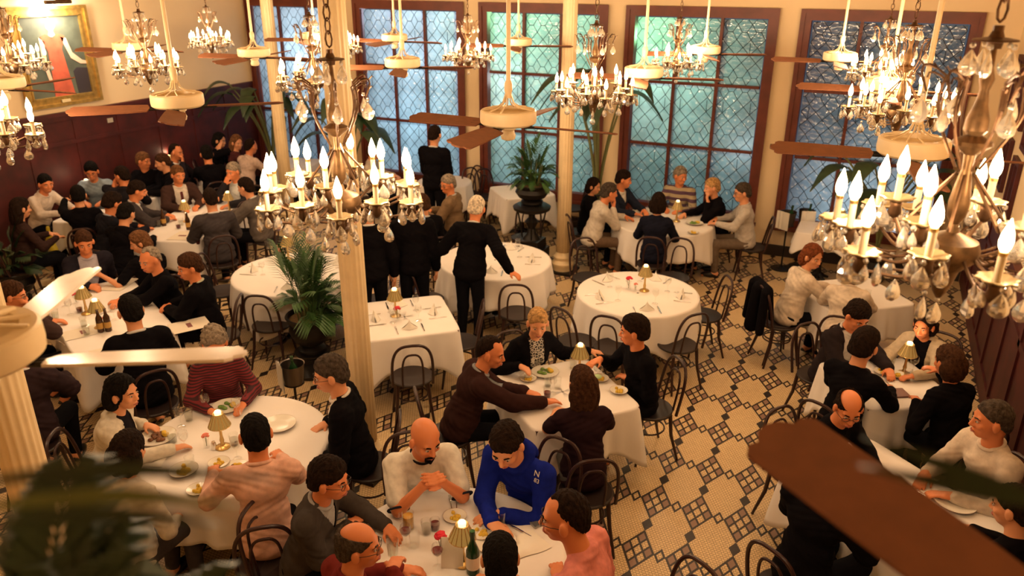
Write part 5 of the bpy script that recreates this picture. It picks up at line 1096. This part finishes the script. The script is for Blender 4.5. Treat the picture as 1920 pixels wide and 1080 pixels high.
# ---- front table
WT = (.72, .69, .62); GRYS = (.055, .046, .042); JBR = (.034, .014, .013)
person('bald man with black goatee in a white t-shirt, hands clasped over the front table', (795, 822), 'front', .34, look=(1000, 1040), pitch=-.35, hands=('clasp', 'clasp'), hair=('bald', 'black'), beard=('goatee', 'black'), top=('tshirt', WT), pants=(.20, .16, .12), skin=1, size=1.06)
hr = person('dark haired man in a bright blue hoodie looking down at the front table', (950, 832), 'front', .44, look=(860, 1040), pitch=-.55, hands=((918, 968), 'cross'), hair=('short', 'dark'), top=('hoodie', (.008, .018, .24)), skin=0, size=1.14)
person('balding man in dark glasses and a pink sweater at the right of the front table', (1062, 972), (-1.95, 3.22), .30, look=(930, 1010), pitch=-.12, hands=((1045, 1068), 'lap'), hair=('recede', 'dark'), glasses=True, top=('sweater', (.66, .23, .20)), skin=1, size=1.14)
person('black haired man seen from behind beside the green wine bottle', (938, 1052), (-1.99, 3.86), .10, pitch=-.2, hands=('t', 't'), hair=('short', 'black'), top=('sweater', BLK), vox=.006)
person('man in rimless glasses and a dark grey sweater at the left of the front table', (616, 900), 'front', .30, look=(830, 960), pitch=-.15, hands=('t', (668, 975)), hair=('thick', 'dark'), glasses=True, top=('vneck', GRYS), under=(.35, .35, .36), skin=1)
person('balding man in glasses and a dark red shirt drinking water at the front table', (670, 1025), (-1.75, 3.35), .18, look=(860, 1060), pitch=-.05, hands=('t', (742, 1052, 1.06, 1.0)), hair=('fringe', 'dgrey'), glasses=True, top=('shirt', (.16, .022, .018)), skin=1, vox=.006)
# ---- lower left table
person('black haired woman in a white cardigan at the left of the lower left table', (228, 738), 'fleft', .25, look=(500, 790), pitch=-.08, hands=((285, 800), 't'), sex='f', hair=('bob', 'black'), top=('cardigan', (.62, .57, .48)), under=(.012, .01, .014))
person('dark haired woman in a cream top seen from behind at the lower left', (240, 850), 'fleft', .15, look=(330, 800), pitch=-.2, hands=('lap', 'lap'), sex='f', hair=('bob', 'dark'), top=('sweater', (.55, .50, .42)), pants=(.06, .05, .05))
person('woman with bushy grey curls in a maroon striped sweater behind a fan blade', (403, 645), 'fleft', .12, pitch=-.3, sex='f', hair=('curly', 'grey'), top=('sweater', STRIPE), skin=1)
person('man in a black suit and white shirt in profile beside the big column', (622, 702), 'fleft', .15, look=(480, 760), pitch=-.2, hands=('lap', (600, 800, .76)), hair=('short', 'dgrey'), glasses=True, top=('suit', BLK), under=(.72, .68, .62), size=1.08)
person('dark haired man in a pale pink shirt seen from behind at the lower left table', (480, 818), (500, 700), .14, look=(440, 700), pitch=-.2, hands=((400, 880), (520, 850)), hair=('crop', 'black'), top=('shirt', (.70, .42, .33)), skin=1, size=1.05)
# ---- middle table
person('man in a brown jacket with receding hair at the left of the middle table', (918, 662), 'mid', .36, look=(1010, 690), pitch=-.22, hands=((1000, 738), (1035, 752)), hair=('recede', 'dark'), top=('suit', JBR), under=(.30, .32, .36), skin=1)
person('blonde woman in a black cardigan over a patterned top at the middle table', (1008, 606), 'mid', .26, look=(1040, 760), pitch=-.22, hands=((1120, 660, .82), (985, 692, .86)), sex='f', hair=('short', 'blonde'), top=('cardigan', BLK), under=FLORAL, skin=0)
person('young dark haired man in a black shirt smiling at the right of the middle table', (1190, 622), 'mid', .12, look=(1010, 640), pitch=-.1, hands=((1168, 705, .78), (1115, 678, .90)), hair=('thick', 'dark'), top=('sweater', BLK), skin=1)
person('woman with long brown hair seen from behind at the middle table', (1092, 722), 'mid', .20, look=(1030, 660), pitch=-.15, hands=('t', 't'), sex='f', hair=('long', 'brown'), top=('short', (.022, .010, .014)), under=(.1, .1, .1), pants=(.09, .085, .08))
# ---- window table
person('dark haired woman leaning behind the grey haired man at the left of the window table', (1112, 350), 'six', .08, size=.9, sex='f', hair=('bob', 'dark'), look=(1250, 380))
person('man in a navy argyle sweater laughing at the window table', (1168, 337), 'six', .12, hair=('short', 'dark'), top=('vneck', (.018, .022, .04)), under=(.6, .56, .5), look=(1260, 360), skin=1)
person('grey haired man in a patterned purple and cream sweater at the window table', (1275, 330), 'six', .10, hair=('short', 'grey'), top=('sweater', PATT), look=(1340, 370), skin=1)
person('short haired blonde woman in black with a hand at her chin at the window table', (1336, 352), 'six', .20, sex='f', hair=('short', 'blonde'), look=(1240, 370), hands=('chin', 't'))
person('grey haired man in glasses and white shirt right of the window table', (1393, 362), 'six', .12, hair=('short', 'dgrey'), glasses=True, top=('shirt', (.50, .46, .42)), look=(1280, 380), pants=(.16, .12, .09))
person('dark haired woman in a navy sweater seen from behind at the window table', (1234, 382), 'six', .10, sex='f', hair=('bob', 'dark'), top=('sweater', (.010, .011, .022)))
person('greying man in a white shirt resting his chin on his hand at the window table', (1141, 362), 'six', .30, hair=('short', 'dgrey'), top=('shirt', (.60, .54, .47)), look=(1230, 370), hands=('t', 'chin'), pants=(.14, .09, .06), skin=1)
# ---- standing people
person('white haired waiter in black standing with his arms spread over two chairs', (893, 392), 'waiter', .34, pitch=-.45, hands=((780, 492, .95), (966, 514, .95)), hair=('short', 'white'), top=('suit', BLK), pose='stand', chair=False, skin=1)
q = atz(962, 585, .46); chair_at(q[0]+.05, q[1], yaw_to(q, TB['waiter'][0]+np.array([.3, 0])), 'chair held by the right hand of the white haired waiter')
q = atz(800, 560, .46); chair_at(q[0], q[1], yaw_to(q, TB['waiter'][0]), 'chair held by the left hand of the white haired waiter')
person('person in a dark jacket standing at the second window with their back turned', (815, 254), (atz(815, 254, 1.6)[0], 20), .04, pose='stand', chair=False, hair=('crop', 'dark'), top=('suit', BLK), hands=('lap', 'lap'), size=1.08)
person('person in a black suit standing half hidden behind the large chandelier', (688, 395), (600, 330), .05, pose='stand', chair=False, hair=('short', 'dark'), top=('suit', BLK), hands=('side', 'side'))
person('person in black standing to the right of the chandelier over the back table', (770, 384), (720, 300), .10, pose='stand', chair=False, hair=('short', 'dark'), top=('suit', BLK), hands=('side', 'side'))
person('grey haired man in glasses and a tan suit seated beside the chandelier', (841, 346), (-6.1, 9.2), .10, hair=('short', 'grey'), glasses=True, top=('suit', (.20, .13, .075)), under=(.5, .5, .5), look=(760, 380), skin=1)
person('dark clad diner half hidden behind the right side of the large chandelier', (792, 384), (-6.2, 9.0), .10, hair=('short', 'brown'), top=('suit', BLK), look=(720, 380))
person('pale shirted diner behind the middle of the large chandelier', (700, 285), 'winl', .12, hair=('short', 'brown'), top=('shirt', (.5, .42, .34)))
# ---- long table at the left
person('laughing man in dark suit and open pale shirt behind the long table', (158, 455), 'long', .16, hair=('short', 'brown'), top=('suit', (.016, .014, .022)), under=(.42, .40, .48), hands=((150, 495, .9), 'claspt'), pitch=-.3, skin=1)
person('blonde woman in black reaching across behind the grey haired man', (264, 455), (-7.7, 5.9), .30, size=.95, sex='f', hair=('bob', 'lbrown'), hands=((175, 515, .88), 't'), top=('short', BLK), pitch=-.3, look=(180, 520))
person('older grey haired man in a black sweater at the long table', (283, 488), 'long', .22, hair=('recede', 'grey'), look=(150, 560), pitch=-.2, hands=((215, 565), 't'), skin=1)
person('brown haired man in a dark suit and green tie with folded hands', (357, 502), 'long', .12, hair=('thick', 'brown'), top=('suit', BLK), under=(.55, .55, .42), tie=(.10, .11, .05), look=(200, 560), pitch=-.15, hands=('claspt', 'claspt'), skin=1)
person('dark haired person in a black suit seen from behind at the long table', (246, 585), 'long', .16, hair=('crop', 'black'), top=('suit', BLK), look=(150, 520), size=1.08)
person('man in glasses at the left end of the long table behind the fan blade', (22, 555), 'long', .22, hair=('short', 'brown'), glasses=True, top=('suit', (.05, .03, .028)), look=(200, 560), hands=('t', 'mouth'), skin=1)
person('dark suited diner partly cut by the left edge beside the long table', (40, 655), 'long', .16, hair=('short', 'dark'), top=('suit', (.03, .018, .022)), hands=('t', 't'))
# ---- long back table
person('dark haired person in black leaning on the back table, seen from behind', (236, 402), 'back', .36, hair=('short', 'black'), pitch=-.4)
person('dark haired man in a grey pinstripe suit and tie reading at the back table', (255, 358), 'back', .20, hair=('short', 'dark'), top=('suit', (.05, .042, .045)), under=(.6, .58, .56), tie=(.03, .03, .05), pitch=-.45, skin=1)
person('sandy haired man in a brown suit and tie at the back table', (333, 328), 'back', .14, hair=('short', 'lbrown'), top=('suit', (.050, .026, .022)), under=(.62, .55, .48), tie=(.10, .03, .03), look=(430, 380), skin=1)
person('balding man in a charcoal jacket seen from behind at the back table', (395, 375), 'back', .10, hair=('recede', 'dark'), top=('suit', (.050, .042, .045)), size=1.06)
person('man in lighter grey jacket seen from behind at the back table end', (462, 352), 'back', .20, hair=('short', 'dark'), top=('suit', (.12, .10, .09)))
person('grey haired man covering his mouth at the far end of the back table', (438, 322), 'back', .14, hair=('short', 'grey'), top=('suit', (.02, .018, .022)), under=(.6, .6, .58), hands=('t', 'mouth'), skin=1)
person('dark haired man in navy suit looking down at the back table', (210, 382), 'back', .25, hair=('thick', 'dark'), top=('suit', (.012, .012, .018)), under=(.4, .42, .5), pitch=-.4, skin=1)
# ---- wall tables
person('man in a white shirt with rolled sleeves at the wall table near the left edge', (85, 345), 'wallnear', .34, hair=('short', 'black'), top=('shirt', (.62, .52, .44)), look=(160, 380), skin=1)
person('person in a black top seen from behind, arm raised, at the wall table', (147, 368), 'wallnear', .20, hair=('short', 'black'), hands=((118, 345, 1.15), 't'))
person('man in glasses and a pale blue shirt leaning on the wall table', (172, 322), 'wallnear', .30, hair=('thick', 'black'), glasses=True, top=('shirt', (.26, .32, .38)), pitch=-.3, skin=1)
person('man holding a hand to his mouth behind the blue shirted man', (230, 330), 'wallmid', .18, hair=('short', 'dark'), top=('sweater', (.014, .012, .016)), hands=('mouth', 't'), look=(180, 340), skin=1)
person('sandy haired man in black in profile by the red panelled wall', (268, 302), 'wallmid', .16, hair=('short', 'lbrown'), look=(330, 310), skin=1)
person('brown haired man in black seen from behind by the wall', (306, 305), 'wallmid', .12, hair=('short', 'brown'))
person('balding man facing forward at the far wall table', (329, 286), 'wallend', .14, hair=('recede', 'dark'), top=('suit', (.016, .013, .018)), hands=('t', 'mouth'), skin=1)
person('man in glasses and a black jacket in profile at the far wall table', (388, 290), 'wallend', .22, hair=('short', 'black'), glasses=True, hands=('t', 't'), skin=1, size=1.05)
person('dark haired woman resting her cheek on her hand at the far left corner', (411, 264), 'corner', .16, sex='f', hair=('bob', 'black'), hands=('t', 'cheek'), look=(470, 280))
person('smiling fair haired woman at the far left corner table', (444, 268), 'corner', .10, sex='f', hair=('long', 'lbrown'), top=('sweater', (.07, .02, .02)), look=(400, 290))
person('person in a pale pink shirt seen from behind at the corner table', (470, 276), 'corner', .26, hair=('recede', 'dark'), top=('shirt', (.60, .44, .36)), skin=1)
person('dark haired woman in brown at the left edge by the potted palm', (38, 392), (-9.2, 7.4), .10, sex='f', hair=('long', 'dark'), top=('sweater', (.035, .018, .016)))
# ---- right side
person('reddish haired woman in a white blouse at the right near the serving table', (1522, 482), 'right3', .24, sex='f', hair=('bob', 'red'), top=('shirt', (.66, .56, .46)), look=(1600, 540))
person('white bloused diner seen from behind under the crystal drops', (1598, 508), 'right3', .28, sex='f', hair=('bob', 'red'), top=('shirt', (.66, .56, .46)))
person('dark haired man in a charcoal jacket bending his head at the right lamp table', (1606, 592), 'right2', .26, hair=('thick', 'dark'), top=('suit', (.022, .016, .018)), pitch=-.5, look=(1700, 680), skin=1)
person('curly dark haired person in black seen from behind at the right lamp table', (1620, 650), 'right2', .22, hair=('thick', 'dark'), size=1.05)
person('smiling dark haired woman in a cream cardigan at the right lamp table', (1733, 611), 'right2', .30, size=.92, sex='f', hair=('bob', 'dark'), top=('cardigan', (.50, .40, .28)), under=BLK, look=(1640, 680), skin=1)
person('brown haired woman with a watch raising her hands at the right lamp table', (1780, 682), 'right2', .22, sex='f', hair=('bob', 'brown'), hands=((1715, 745, .85), (1745, 690, 1.05)), top=('sweater', BLK), skin=1)
person('smiling bald man in glasses and a black sweater above the brown fan blade', (1590, 765), 'right1', .30, hair=('fringe', 'dark'), glasses=True, hands=('claspt', 'claspt'), pitch=-.35, skin=1, look=(1640, 900))
person('grey cropped man in a white shirt at the right of the fan blade', (1862, 790), 'right1', .10, hair=('crop', 'dgrey'), top=('shirt', (.66, .56, .46)), hands=('t', 't'), look=(1600, 800), pitch=-.1, skin=1, size=1.06)
person('dark haired person at the far lower right edge', (1905, 955), 'right1', .16, hair=('short', 'dark'), look=(1700, 900))
person('diner in black hidden behind the big brown blade, back towards the left', (1560, 880), 'right1', .14, hair=('short', 'dark'), size=1.08)
# hoodie lettering
def lettering():
    root, Rt, hip, sh, base, yaw = hr
    for txt, px, s, m in (('N', (1006, 893), .036, 'N'), ('83', (1006, 905), .028, '8')):
        c = bpy.data.curves.new('lettering', 'FONT'); c.body = txt; c.size = s*1.5; c.extrude = .001; c.align_x = 'CENTER'
        o = bpy.data.objects.new('lettering', c); COL.objects.link(o); dg = bpy.context.evaluated_depsgraph_get(); me = bpy.data.meshes.new_from_object(o.evaluated_get(dg)); bpy.data.objects.remove(o)
        me.materials.clear(); me.materials.append(mat('print_white', (.75, .72, .68), .7)); 
        o = bpy.data.objects.new('lettering', me); COL.objects.link(o); o.parent = root; LET.append((o, px))
LET = []; lettering()
bpy.context.view_layer.update()
hood = [c for c in hr[0].children if c.name.startswith('hoodie')][0]
for o, px in LET:
    v = Vector(RW@_cv(*px)); Mi = hood.matrix_world.inverted(); ok, lc, nn, _ = hood.ray_cast(Mi@Vector((0, 0, CAM_H)), (Mi.to_3x3()@v).normalized())
    if ok:
        n_ = np.array(nn); upv = nrm(np.array([-.05, -.1, 1])-n_*np.array([-.05, -.1, 1]).dot(n_)); rt = np.cross(upv, n_)
        o.matrix_local = Matrix(((rt[0], upv[0], n_[0], lc[0]+n_[0]*.003), (rt[1], upv[1], n_[1], lc[1]+n_[1]*.003), (rt[2], upv[2], n_[2], lc[2]+n_[2]*.003), (0, 0, 0, 1)))
    else: print('lettering missed', px)
# coat on a chair at the right, yellow bag at the left
q = atz(1462, 600, .46); chair_at(q[0], q[1], yaw_to(q, TB['right3'][0]), 'chair draped with a black coat at the right')
C = Vol((q[0]-.45, q[1]-.45, .2), (q[0]+.45, q[1]+.45, 1.1), .009); yy = yaw_to(q, TB['right3'][0]); b2 = lambda x, y, z: (q[0]+x*cos(yy)-y*sin(yy), q[1]+x*sin(yy)+y*cos(yy), z)
C.cap(b2(-.15, -.25, .88), b2(.15, -.25, .88), .05, .05); C.cap(b2(-.17, -.28, .85), b2(-.2, -.31, .45), .05, .04); C.cap(b2(.17, -.28, .85), b2(.2, -.31, .42), .05, .045); C.cap(b2(0, -.29, .85), b2(0, -.32, .42), .07, .08); C.cap(b2(.1, -.2, .85), b2(.14, -.17, .55), .03, .03)
P, Fc = C.surface(); o = np_obj('coat', P, Fc, clothmat(BLK), None); tag(o, 'black coat hung over the chair back behind the white bloused diners', 'coat')
q = atz(95, 455, .5); C = Vol(q-.35, q+.35, .008); C.cap(q+np.array([0, 0, .22]), q+np.array([.02, 0, -.12]), .015, .06); C.cap(q+np.array([0, .02, .22]), q+np.array([-.06, 0, .0]), .01, .03); C.ell(q+np.array([.03, 0, -.15]), (.08, .05, .12)); P, Fc = C.surface()
o = np_obj('shopping_bag', P, Fc, mat('yellow_plastic', (.55, .42, .02), .4), None); tag(o, 'yellow plastic bag hanging from a chair at the left', 'bag')
chair_at(*atz(1246, 1205, .46)[:2], 2.6, 'chair back peeping in at the bottom edge right of centre')
# balcony ledge that carries the foreground planting
G().box(-1.6, 1.6, -.45, .42, 2.95, max(3.0, b_z)-.0).build('trim_3', WOOD, smooth=False)['kind'] = 'structure'
for o in bpy.data.objects:
    if '_used' in o: del o['_used']
